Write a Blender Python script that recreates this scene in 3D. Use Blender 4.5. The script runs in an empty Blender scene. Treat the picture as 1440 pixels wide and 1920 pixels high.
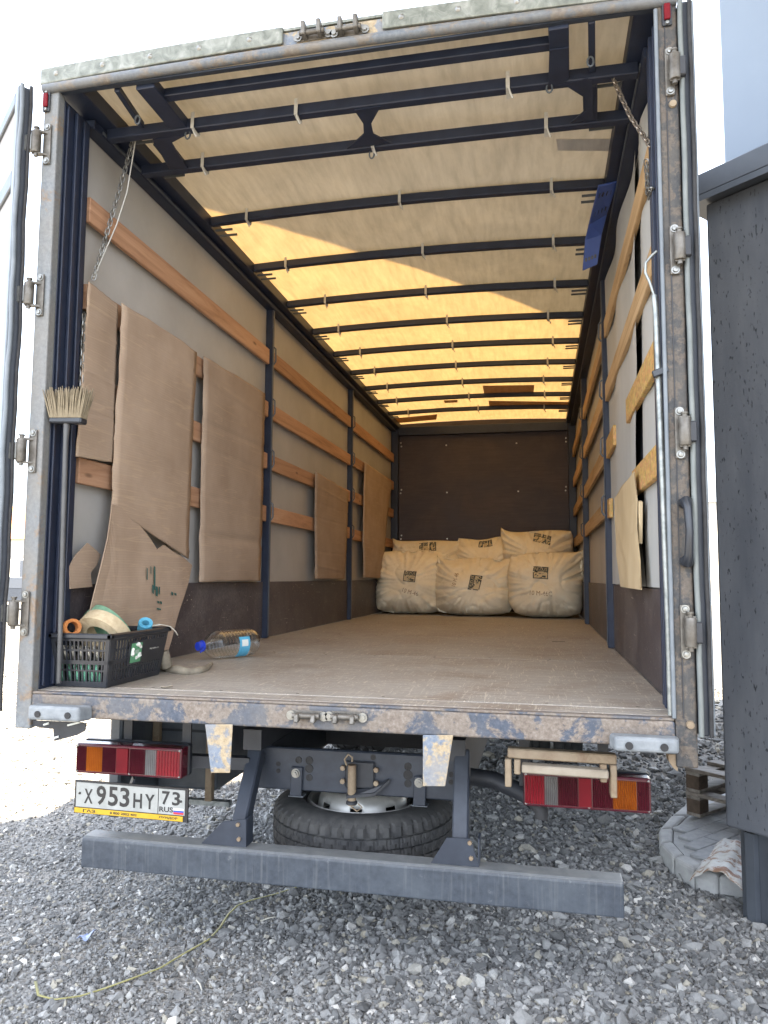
import bpy, bmesh, math, random
import numpy as np
from mathutils import Vector, Matrix, noise as mnoise
R = math.radians
random.seed(7); rng = np.random.default_rng(7)
sc = bpy.context.scene
col = sc.collection
F = 1.10                                    # height of the load floor above the ground

# ---------------------------------------------------------------- camera
CAM = Vector((0.7712, -2.6543, F + 0.4569)); YAW, PITCH, ROLL, FPX = R(11.804), R(4.942), R(0.359), 1402.8
def cam_axes():
    cy, sy, cp, sp = math.cos(YAW), math.sin(YAW), math.cos(PITCH), math.sin(PITCH)
    f = Vector((-sy*cp, cy*cp, sp)); r = Vector((cy, sy, 0)); u = r.cross(f)
    c, s = math.cos(ROLL), math.sin(ROLL)
    return c*r + s*u, -s*r + c*u, f
CR, CU, CF = cam_axes()
cd = bpy.data.cameras.new('camera'); cam = bpy.data.objects.new('camera', cd); col.objects.link(cam)
cd.sensor_fit = 'HORIZONTAL'; cd.sensor_width = 36; cd.lens = 36*FPX/1440
cd.clip_start = .05; cd.clip_end = 3000
m = Matrix((CR, CU, -CF)).transposed().to_4x4(); m.translation = CAM; cam.matrix_world = m
sc.camera = cam
def P(u, v, axis, val):
    """photo pixel -> the point where its ray meets the plane axis = val (a wall, the floor, the ground)"""
    d = CF + CR*((u-720)/FPX) - CU*((v-960)/FPX)
    return CAM + d*((val-CAM[axis])/d[axis])

# ---------------------------------------------------------------- sky, sun, exposure
SUN = Vector((-.06, .47, -1)).normalized()   # travel direction of the sunlight
elev = math.asin(-SUN.z); azim = math.atan2(-SUN.x, -SUN.y)
w = bpy.data.worlds.new('World'); sc.world = w; w.use_nodes = True
nt = w.node_tree; bg = nt.nodes['Background']
sky = nt.nodes.new('ShaderNodeTexSky'); sky.sky_type = 'NISHITA'; sky.sun_disc = False
sky.sun_elevation = elev; sky.sun_rotation = azim; sky.air_density = 1.0; sky.dust_density = 3.5; sky.ozone_density = 1.0
mx = nt.nodes.new('ShaderNodeMixRGB'); mx.inputs[0].default_value = .42; mx.inputs[2].default_value = (6.7, 7.2, 7.8, 1)   # thin bright cloud
nt.links.new(sky.outputs[0], mx.inputs[1]); nt.links.new(mx.outputs[0], bg.inputs[0])
bg.inputs[1].default_value = .105
sd = bpy.data.lights.new('sun', 'SUN'); sd.energy = 5.0; sd.angle = R(.6); sd.color = (1, .84, .61)
so = bpy.data.objects.new('sun', sd); col.objects.link(so); so.rotation_euler = SUN.to_track_quat('-Z', 'Y').to_euler(); so.location = (6, -8, 20)
sc.view_settings.view_transform = 'Standard'; sc.view_settings.look = 'None'
sc.view_settings.exposure = 3.08; sc.view_settings.gamma = 1
sc.cycles.max_bounces = 10; sc.cycles.diffuse_bounces = 6; sc.cycles.transmission_bounces = 8; sc.cycles.transparent_max_bounces = 12

# ---------------------------------------------------------------- materials
MATS = {}
def nodes(name):
    mt = bpy.data.materials.new(name); mt.use_nodes = True; MATS[name] = mt
    n = mt.node_tree.nodes; return mt, n, mt.node_tree.links, n['Principled BSDF']
def coords(n, l, stretch=(1, 1, 1), jitter=True):
    tc = n.new('ShaderNodeTexCoord'); mp = n.new('ShaderNodeMapping'); mp.inputs['Scale'].default_value = stretch
    if jitter:
        oi = n.new('ShaderNodeObjectInfo'); ml = n.new('ShaderNodeMath'); ml.operation = 'MULTIPLY'; ml.inputs[1].default_value = 37
        l.new(oi.outputs['Random'], ml.inputs[0]); ad = n.new('ShaderNodeVectorMath'); ad.operation = 'ADD'
        l.new(tc.outputs['Object'], ad.inputs[0]); l.new(ml.outputs[0], ad.inputs[1]); l.new(ad.outputs[0], mp.inputs[0])
    else: l.new(tc.outputs['Object'], mp.inputs[0])
    return mp.outputs[0]
def noise(n, l, vec, scale, detail=6, rough=.6, dist=0):
    t = n.new('ShaderNodeTexNoise'); t.inputs['Scale'].default_value = scale; t.inputs['Detail'].default_value = detail
    t.inputs['Roughness'].default_value = rough; t.inputs['Distortion'].default_value = dist
    l.new(vec, t.inputs['Vector']); return t.outputs['Fac']
def ramp(n, l, fac, stops):
    r = n.new('ShaderNodeValToRGB'); e = r.color_ramp.elements
    while len(e) < len(stops): e.new(.5)
    for k, (p, c) in enumerate(stops):
        e[k].position = p; e[k].color = (*c, 1) if len(c) == 3 else c
    l.new(fac, r.inputs[0]); return r.outputs[0]
def mixc(n, l, fac, a, b, mode='MIX'):
    x = n.new('ShaderNodeMixRGB'); x.blend_type = mode
    for k, s in ((0, fac), (1, a), (2, b)):
        if isinstance(s, (int, float)): x.inputs[k].default_value = s
        elif isinstance(s, tuple): x.inputs[k].default_value = (*s, 1)
        else: l.new(s, x.inputs[k])
    return x.outputs[0]
def bump(n, l, b, h, strength, dist=.005):
    bp = n.new('ShaderNodeBump'); bp.inputs['Strength'].default_value = strength; bp.inputs['Distance'].default_value = dist
    l.new(h, bp.inputs['Height']); l.new(bp.outputs[0], b.inputs['Normal'])
def tint(n, l, colr, amt):
    oi = n.new('ShaderNodeObjectInfo'); mr = n.new('ShaderNodeMapRange')
    mr.inputs[3].default_value = 1-amt; mr.inputs[4].default_value = 1+amt
    l.new(oi.outputs['Random'], mr.inputs[0]); h = n.new('ShaderNodeHueSaturation')
    l.new(mr.outputs[0], h.inputs['Value']); l.new(colr, h.inputs['Color']); return h.outputs[0]
def simple(name, stops, scale=8, stretch=(1, 1, 1), rough=.6, metal=0, bmp=0, bscale=80, bdist=.003, detail=6, rnd=0, spec=.5, dist=0, coat=0):
    mt, n, l, b = nodes(name); v = coords(n, l, stretch)
    if len(stops) == 1: c = tuple(stops[0]); b.inputs['Base Color'].default_value = (*c, 1)
    else:
        k = len(stops); c = ramp(n, l, noise(n, l, v, scale, detail, .62, dist), [(.28+.44*i/(k-1), s) for i, s in enumerate(stops)])
        if rnd: c = tint(n, l, c, rnd)
        l.new(c, b.inputs['Base Color'])
    b.inputs['Roughness'].default_value = rough; b.inputs['Metallic'].default_value = metal
    b.inputs['Specular IOR Level'].default_value = spec; b.inputs['Coat Weight'].default_value = coat
    if bmp: bump(n, l, b, noise(n, l, v, bscale, 5), bmp, bdist)
    return mt
def layered(name, base, rust, amount=.5, scale=6, fine=60, rough=.65, dirt=(.30, .25, .18), metal=.0, dust=None, streak=None):
    """worn paint: base colour, rust coming through in patches, fine scuffs"""
    mt, n, l, b = nodes(name); v = coords(n, l)
    f1 = noise(n, l, v, scale, 9, .68, .4); f2 = noise(n, l, v, fine, 6, .7); f3 = noise(n, l, v, scale*.45, 4)
    bc = ramp(n, l, f2, [(.3, base[0]), (.7, base[1])])
    rc = ramp(n, l, f2, [(.3, rust[0]), (.55, rust[1]), (.75, rust[2])])
    fm = n.new('ShaderNodeMath'); fm.operation = 'MULTIPLY_ADD'; l.new(f2, fm.inputs[0]); fm.inputs[1].default_value = .22; l.new(f1, fm.inputs[2])
    msk = ramp(n, l, fm.outputs[0], [(amount+.11-.035, (0, 0, 0)), (amount+.11+.035, (1, 1, 1))])
    c = mixc(n, l, msk, bc, rc)
    d = ramp(n, l, f3, [(.42, (0, 0, 0)), (.75, (.65, .65, .65))])
    c = mixc(n, l, d, c, dirt)
    if streak:                                                        # pale dried runs down the face
        c = mixc(n, l, ramp(n, l, noise(n, l, coords(n, l, (26, 26, 1.1)), 3, 4), [(.54, (0, 0, 0)), (.76, (.38, .38, .38))]), c, streak)
    if dust:                                                          # settled dust on upward faces
        ge = n.new('ShaderNodeNewGeometry'); sx = n.new('ShaderNodeSeparateXYZ'); l.new(ge.outputs['True Normal'], sx.inputs[0])
        c = mixc(n, l, mixc(n, l, 1.0, ramp(n, l, sx.outputs[2], [(.6, (0, 0, 0)), (.9, (.9, .9, .9))]), ramp(n, l, f1, [(.3, (.5, .5, .5)), (.6, (1, 1, 1))]), 'MULTIPLY'), c, dust)
    l.new(c, b.inputs['Base Color'])
    b.inputs['Roughness'].default_value = rough; b.inputs['Metallic'].default_value = metal
    bump(n, l, b, f2, .35, .002); return mt

NAVY = ((.014, .019, .030), (.028, .036, .052))
simple('dark_steel', [NAVY[0], NAVY[1]], 14, rough=.5, bmp=.1)
simple('navy_glare_paint', [(.008, .013, .030), (.015, .023, .048)], 14, rough=.5, bmp=.1)  # navy frame paint, pushed bluer to put the lens glare into its colour
simple('black_steel', [(.012, .014, .019), (.03, .033, .04)], 9, rough=.55, bmp=.15)
simple('grey_steel', [(.05, .06, .075), (.10, .115, .13)], 10, rough=.42, bmp=.12, bscale=120)
layered('worn_sill', ((.035, .045, .065), (.075, .09, .12)), ((.10, .076, .060), (.175, .145, .12), (.26, .23, .20)), .48, 9, 80, dirt=(.17, .152, .13))
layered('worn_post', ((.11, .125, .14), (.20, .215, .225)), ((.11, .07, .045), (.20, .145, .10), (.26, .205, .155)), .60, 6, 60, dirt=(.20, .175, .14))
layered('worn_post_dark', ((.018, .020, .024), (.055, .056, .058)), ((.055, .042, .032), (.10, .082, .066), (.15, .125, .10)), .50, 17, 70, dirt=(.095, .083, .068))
layered('worn_plate', ((.10, .13, .18), (.20, .23, .27)), ((.22, .16, .09), (.34, .27, .17), (.42, .36, .26)), .5, 12, 80)
layered('rusty_tan', ((.16, .115, .07), (.23, .175, .115)), ((.12, .072, .042), (.17, .115, .07), (.22, .165, .11)), .52, 9, 70)
simple('galvanised', [(.16, .175, .175), (.27, .29, .285), (.37, .385, .375)], 22, rough=.42, metal=.55, bmp=.12, dist=.8)
simple('flashing', [(.085, .092, .078), (.17, .18, .155), (.29, .295, .265)], 16, rough=.5, metal=.35, bmp=.3, bscale=35, dist=1.2)
simple('zinc', [(.19, .19, .18), (.30, .30, .285)], 40, rough=.38, metal=.75, bmp=.1)
simple('hinge_metal', [(.075, .066, .055), (.13, .12, .105), (.19, .18, .165)], 28, rough=.5, metal=.5, bmp=.2)
simple('chain_metal', [(.25, .2, .15), (.42, .38, .34)], 50, rough=.4, metal=.8)
simple('aluminium', [(.42, .43, .42), (.6, .61, .6)], 30, rough=.35, metal=.7)
simple('black_rubber', [(.012, .012, .013), (.03, .03, .032)], 30, rough=.75, bmp=.2)
simple('grey_rubber', [(.13, .145, .16), (.24, .26, .275)], 18, rough=.7, bmp=.25)
simple('seal_rubber', [(.10, .12, .14), (.17, .19, .21)], 12, rough=.45)
simple('white_seal', [(.10, .115, .115), (.17, .185, .18)], 9, rough=.5)
simple('tyre_rubber', [(.025, .026, .028), (.07, .069, .066)], 14, rough=.8, bmp=.2, bscale=150)
simple('rim_silver', [(.36, .36, .34), (.52, .51, .48)], 8, rough=.4, metal=.45, bmp=.1)
simple('black_plastic', [(.013, .015, .02), (.028, .032, .04)], 10, rough=.38, bmp=.1)
simple('blue_plastic', [(.025, .05, .20), (.04, .08, .27)], 6, rough=.4)
simple('white_strap', [(.34, .335, .31), (.46, .455, .43)], 30, rough=.7)
simple('rivet_metal', [(.55, .55, .53)], rough=.35, metal=.6)
simple('broom_pole', [(.05, .052, .055), (.09, .092, .095)], 9, rough=.45)
simple('bristle', [(.15, .12, .075), (.26, .215, .145)], 40, rough=.8, rnd=.25)

def wood(name, dark, mid, light, rnd=.2, axis=1, scale=5, rough=.72):
    mt, n, l, b = nodes(name); s = [1, 1, 1]
    for k in range(3): s[k] = .16 if k == axis else 2.6
    v = coords(n, l, tuple(s)); f = noise(n, l, v, scale, 8, .65, 1.3); g = noise(n, l, v, scale*7, 4)
    c = ramp(n, l, f, [(.30, dark), (.48, mid), (.72, light)])
    c = mixc(n, l, ramp(n, l, g, [(.55, (0, 0, 0)), (.8, (.5, .5, .5))]), c, dark)
    sp = n.new('ShaderNodeTexVoronoi'); sp.inputs['Scale'].default_value = 3.2
    l.new(coords(n, l, (1, .7, 2.2)), sp.inputs['Vector'])            # knots
    c = mixc(n, l, ramp(n, l, sp.outputs['Distance'], [(.05, (.8, .8, .8)), (.10, (0, 0, 0))]), c, tuple(x*.55 for x in dark))
    c = tint(n, l, c, rnd); l.new(c, b.inputs['Base Color']); b.inputs['Roughness'].default_value = rough
    bump(n, l, b, f, .25, .003)
wood('pine', (.22, .115, .065), (.37, .205, .12), (.47, .29, .185))
wood('pine_pale', (.30, .18, .08), (.47, .31, .16), (.58, .42, .25))
wood('pallet_wood', (.10, .085, .07), (.20, .175, .15), (.33, .31, .28), axis=0)
simple('pallet_block', [(.05, .035, .025), (.12, .085, .06)], 20, rough=.85, bmp=.4)
def osb():
    mt, n, l, b = nodes('osb'); v = coords(n, l, (1, .6, 1))
    t = n.new('ShaderNodeTexVoronoi'); t.inputs['Scale'].default_value = 55; l.new(v, t.inputs['Vector'])
    c = mixc(n, l, .18, ramp(n, l, noise(n, l, v, 26, 8, .7, 2), [(.35, (.34, .19, .065)), (.6, (.56, .35, .13)), (.75, (.68, .48, .22))]), t.outputs['Color'], 'SOFT_LIGHT')
    l.new(c, b.inputs['Base Color']); b.inputs['Roughness'].default_value = .7; bump(n, l, b, t.outputs['Distance'], .2, .002)
osb()
def ply(name, base, worn, wear, scratch, rough=.45):
    mt, n, l, b = nodes(name); v = coords(n, l)
    f = noise(n, l, v, 2.2, 8, .65, .5); g = noise(n, l, coords(n, l, (.5, 7, 7)), 9, 6, .6)
    c = ramp(n, l, g, [(.3, base[0]), (.7, base[1])])
    c = mixc(n, l, ramp(n, l, f, [(wear-.12, (0, 0, 0)), (wear+.14, (.85, .85, .85))]), c, ramp(n, l, g, [(.3, worn[0]), (.7, worn[1])]))
    s1 = noise(n, l, coords(n, l, (26, 1.3, 26)), 4, 3, .5, 1.5); s2 = noise(n, l, coords(n, l, (1.2, 22, 9)), 5, 3, .5, 2.2)
    s3 = noise(n, l, coords(n, l, (3, 17, 3)), 3.1, 4, .55, 3.0); s4 = noise(n, l, coords(n, l, (14, 5, 9)), 2.6, 4, .55, 2.5)
    for s in (s1, s2, s3, s4):
        c = mixc(n, l, ramp(n, l, s, [(scratch, (0, 0, 0)), (scratch+.03, (.75, .75, .75))]), c, (.50, .45, .37))
    l.new(c, b.inputs['Base Color'])
    rr = n.new('ShaderNodeMapRange'); rr.inputs[3].default_value = rough-.08; rr.inputs[4].default_value = rough+.25
    l.new(f, rr.inputs[0]); l.new(rr.outputs[0], b.inputs['Roughness']); bump(n, l, b, g, .08, .002)
ply('floor_ply', ((.16, .128, .105), (.225, .182, .15)), ((.25, .235, .21), (.36, .335, .30)), .38, .625)
ply('panel_ply', ((.045, .037, .041), (.075, .062, .065)), ((.12, .10, .095), (.20, .175, .16)), .58, .70)
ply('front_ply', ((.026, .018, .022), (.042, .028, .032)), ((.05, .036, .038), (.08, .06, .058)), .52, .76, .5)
simple('plywood_pale', [(.50, .38, .22), (.62, .50, .32)], 5, (1, 1, .25), rough=.7, bmp=.1)
def cardboard():
    mt, n, l, b = nodes('cardboard'); v = coords(n, l)
    c = ramp(n, l, noise(n, l, v, 3.2, 6), [(.3, (.29, .21, .15)), (.7, (.39, .295, .22))])
    wv = n.new('ShaderNodeTexWave'); wv.bands_direction = 'Z'; wv.inputs['Scale'].default_value = 26; wv.inputs['Distortion'].default_value = 1.2; wv.inputs['Detail'].default_value = 1
    l.new(v, wv.inputs['Vector']); c = mixc(n, l, .05, c, wv.outputs['Color'], 'MULTIPLY')
    cr = ramp(n, l, noise(n, l, coords(n, l, (1, .25, 5)), 3.5, 3, .5, .6), [(.485, (0, 0, 0)), (.5, (.6, .6, .6)), (.515, (0, 0, 0))])
    c = mixc(n, l, cr, c, (.42, .31, .21)); c = tint(n, l, c, .08)
    l.new(c, b.inputs['Base Color']); b.inputs['Roughness'].default_value = .85; bump(n, l, b, wv.outputs['Fac'], .12, .002)
cardboard()
def tarp(name, dcol, tcol, mixv, streaks=.25):
    mt, n, l, b = nodes(name); out = n['Material Output']; v = coords(n, l, (1.0, .55, 1))
    f = noise(n, l, v, 3.5, 7, .65, .8); g = noise(n, l, coords(n, l, (9, 1.2, 1)), 3, 5)
    k = ramp(n, l, f, [(.25, (1-streaks,)*3), (.65, (1, 1, 1))]); k2 = ramp(n, l, g, [(.3, (1-streaks*.7,)*3), (.6, (1, 1, 1))])
    k = mixc(n, l, 1.0, k, k2, 'MULTIPLY')
    d = n.new('ShaderNodeBsdfDiffuse'); t = n.new('ShaderNodeBsdfTranslucent'); mxs = n.new('ShaderNodeMixShader')
    l.new(mixc(n, l, 1.0, dcol, k, 'MULTIPLY'), d.inputs[0]); l.new(mixc(n, l, 1.0, tcol, k, 'MULTIPLY'), t.inputs[0])
    mxs.inputs[0].default_value = mixv; l.new(d.outputs[0], mxs.inputs[1]); l.new(t.outputs[0], mxs.inputs[2]); l.new(mxs.outputs[0], out.inputs[0])
    bp = n.new('ShaderNodeBump'); bp.inputs['Strength'].default_value = .35; bp.inputs['Distance'].default_value = .012
    l.new(g, bp.inputs['Height']); l.new(bp.outputs[0], d.inputs['Normal']); l.new(bp.outputs[0], t.inputs['Normal'])
    n.remove(b)
tarp('roof_tarp', (.60, .605, .61), (.58, .365, .135), .15, .24)
tarp('tarp_patch', (.40, .33, .25), (.55, .26, .06), .12)
tarp('tape_tarp', (.46, .45, .44), (.5, .4, .3), .10)
simple('side_tarp', [(.31, .30, .285), (.42, .41, .395)], 1.6, rough=.55, bmp=.15, bscale=14, bdist=.01)
simple('lining_tarp', [(.38, .395, .39), (.50, .51, .505)], 2.5, (1, 1, .3), rough=.55, bmp=.3, bscale=9, bdist=.01)
simple('dark_sheet', [(.010, .012, .02), (.02, .024, .035)], 3, rough=.6)
simple('tape_grey', [(.30, .29, .27), (.38, .37, .35)], 12, rough=.4)
simple('sack', [(.70, .62, .46), (.80, .73, .57)], 6, rnd=.06, rough=.6, bmp=.6, bscale=22, bdist=.012)
simple('ink_dark', [(.06, .075, .072)], rough=.7)
simple('ink_pale', [(.55, .46, .30)], rough=.7)
simple('ink_brown', [(.30, .21, .12)], rough=.7)
simple('print_green', [(.03, .10, .09)], rough=.8)
simple('plate_white', [(.26, .27, .255), (.36, .365, .35)], 20, rough=.4)
simple('plate_black', [(.02, .02, .022)], rough=.4)
simple('plate_yellow', [(.46, .28, .014), (.55, .34, .02)], 30, rough=.45)
simple('flag_white', [(.75, .75, .75)], rough=.4); simple('flag_blue', [(.03, .07, .38)], rough=.4); simple('flag_red', [(.55, .03, .03)], rough=.4)
simple('label_green', [(.10, .30, .16)], rough=.5); simple('label_white', [(.66, .68, .64)], rough=.5); simple('label_blue', [(.06, .30, .48), (.12, .42, .60)], 20, rough=.45)
def lens(name, c1, c2, rough=.22, trans=0):
    mt, n, l, b = nodes(name); v = coords(n, l); l.new(ramp(n, l, noise(n, l, v, 9, 5), [(.3, c1), (.7, c2)]), b.inputs['Base Color'])
    b.inputs['Roughness'].default_value = rough; b.inputs['Coat Weight'].default_value = .35; b.inputs['Coat Roughness'].default_value = .25
lens('lens_red', (.055, .006, .013), (.095, .010, .019)); lens('lens_bright_red', (.17, .010, .018), (.26, .014, .024))
lens('lens_amber', (.30, .075, .008), (.42, .12, .014)); lens('lens_clear', (.15, .145, .145), (.24, .235, .23)); lens('reflector_red', (.11, .004, .009), (.16, .006, .012), .5); MATS['reflector_red'].node_tree.nodes['Principled BSDF'].inputs['Coat Weight'].default_value = 0; MATS['reflector_red'].node_tree.nodes['Principled BSDF'].inputs['Specular IOR Level'].default_value = .15
def clear():
    mt, n, l, b = nodes('clear_plastic'); out = n['Material Output']
    t = n.new('ShaderNodeBsdfTransparent'); t.inputs[0].default_value = (.93, .95, .95, 1); g = n.new('ShaderNodeBsdfGlossy'); g.inputs['Roughness'].default_value = .09
    lw = n.new('ShaderNodeLayerWeight'); lw.inputs[0].default_value = .48; mxs = n.new('ShaderNodeMixShader')
    l.new(lw.outputs['Facing'], mxs.inputs[0]); l.new(t.outputs[0], mxs.inputs[1]); l.new(g.outputs[0], mxs.inputs[2]); l.new(mxs.outputs[0], out.inputs[0]); n.remove(b)
clear()
layered('bar_steel', ((.026, .033, .044), (.052, .063, .080)), ((.075, .085, .095), (.11, .12, .13), (.16, .165, .165)), .66, 14, 45, .45, dirt=(.072, .085, .10), dust=(.20, .205, .20), streak=(.15, .16, .165))
layered('worn_roll', ((.075, .088, .105), (.14, .155, .172)), ((.10, .085, .07), (.15, .13, .11), (.21, .19, .17)), .55, 12, 60, .5, dirt=(.15, .14, .125))
simple('step_pale', [(.20, .165, .12), (.30, .265, .21)], 14, rough=.7, bmp=.2)
simple('plywood_grey', [(.22, .205, .19), (.30, .285, .27)], 4, (1, 1, .3), rough=.6)
simple('bottle_cap', [(.02, .05, .45)], rough=.35)
simple('strap_tan', [(.36, .28, .17), (.50, .42, .28)], 40, rough=.85, bmp=.4, bscale=200)
simple('strap_green', [(.11, .24, .15), (.20, .36, .24)], 40, rough=.85, bmp=.4, bscale=200)
simple('strap_orange', [(.42, .15, .04), (.55, .23, .07)], 30, rough=.8)
simple('strap_blue', [(.06, .28, .42), (.12, .40, .55)], 30, rough=.8)
simple('strap_pale', [(.38, .36, .30), (.52, .50, .44)], 30, rough=.85)
simple('strap_mint', [(.16, .50, .33), (.26, .62, .44)], 30, rough=.8)
simple('rag', [(.14, .12, .09), (.34, .30, .23)], 12, rough=.9, bmp=.4)
simple('yellow_band', [(.17, .155, .045), (.27, .25, .085)], 20, rough=.5)
simple('blue_paper', [(.16, .22, .40), (.4, .45, .6)], 40, rough=.7)
# setting
def ground_mat():
    mt, n, l, b = nodes('gravel_ground'); v = coords(n, l, jitter=False)
    f = noise(n, l, v, 55, 6, .7); g = noise(n, l, v, .8, 4)
    vo = n.new('ShaderNodeTexVoronoi'); vo.inputs['Scale'].default_value = 48; l.new(v, vo.inputs['Vector'])
    c = ramp(n, l, f, [(.3, (.13, .13, .128)), (.6, (.20, .20, .195)), (.8, (.27, .265, .25))])
    c = mixc(n, l, ramp(n, l, g, [(.45, (0, 0, 0)), (.62, (.55, .55, .55))]), c, (.24, .215, .18))
    l.new(c, b.inputs['Base Color']); b.inputs['Roughness'].default_value = .95
    bump(n, l, b, vo.outputs['Distance'], .9, .02)
ground_mat()
def stone_mat():
    mt, n, l, b = nodes('gravel_stone'); a = n.new('ShaderNodeAttribute'); a.attribute_name = 'tone'
    v = coords(n, l, jitter=False); f = noise(n, l, v, 90, 5, .7)
    c = ramp(n, l, a.outputs['Fac'], [(0, (.060, .061, .061)), (.40, (.155, .157, .156)), (.72, (.25, .252, .246)), (.86, (.34, .34, .325)), (.90, (.25, .23, .18)), (.97, (.43, .42, .395))])
    c = mixc(n, l, .55, c, ramp(n, l, f, [(.3, (.35, .35, .35)), (.7, (.68, .68, .68))]), 'OVERLAY')
    l.new(c, b.inputs['Base Color']); b.inputs['Roughness'].default_value = .9; bump(n, l, b, f, .3, .003)
stone_mat()
def stucco():
    mt, n, l, b = nodes('stucco'); v = coords(n, l, jitter=False)
    f = noise(n, l, coords(n, l, (1, 1, .3), False), 95, 3, .5); g = noise(n, l, v, 130, 4)
    pit = ramp(n, l, f, [(.64, (1, 1, 1)), (.70, (0, 0, 0))])
    c = mixc(n, l, pit, (.022, .026, .033), ramp(n, l, noise(n, l, coords(n, l, (2.2, 2.2, .5), False), 3, 6), [(.3, (.060, .068, .083)), (.7, (.105, .114, .130))]))
    l.new(c, b.inputs['Base Color']); b.inputs['Roughness'].default_value = .85
    ad = n.new('ShaderNodeMath'); ad.operation = 'MULTIPLY_ADD'; l.new(g, ad.inputs[0]); ad.inputs[1].default_value = .35; l.new(pit, ad.inputs[2])
    bump(n, l, b, ad.outputs[0], .8, .004)
stucco()
simple('anthracite_sheet', [(.042, .05, .062), (.062, .071, .086)], 4, rough=.4, bmp=.05)
simple('pale_cladding', [(.15, .185, .235), (.18, .22, .27)], 1.2, rough=.3)
simple('concrete', [(.27, .275, .275), (.40, .405, .40)], 11, rough=.85, bmp=.3, bscale=90)
simple('paver', [(.28, .29, .30), (.38, .39, .40)], 25, rough=.85, bmp=.3, bscale=120, rnd=.1)
layered('peeling_white', ((.50, .50, .48), (.62, .62, .60)), ((.16, .07, .04), (.25, .13, .08), (.33, .20, .13)), .52, 11, 60)
simple('render_white', [(.58, .56, .51), (.68, .66, .62)], 1, rough=.85)
simple('roof_orange', [(.38, .17, .08), (.5, .25, .13)], 5, rough=.8)
simple('window_dark', [(.05, .06, .08)], rough=.15)

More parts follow.
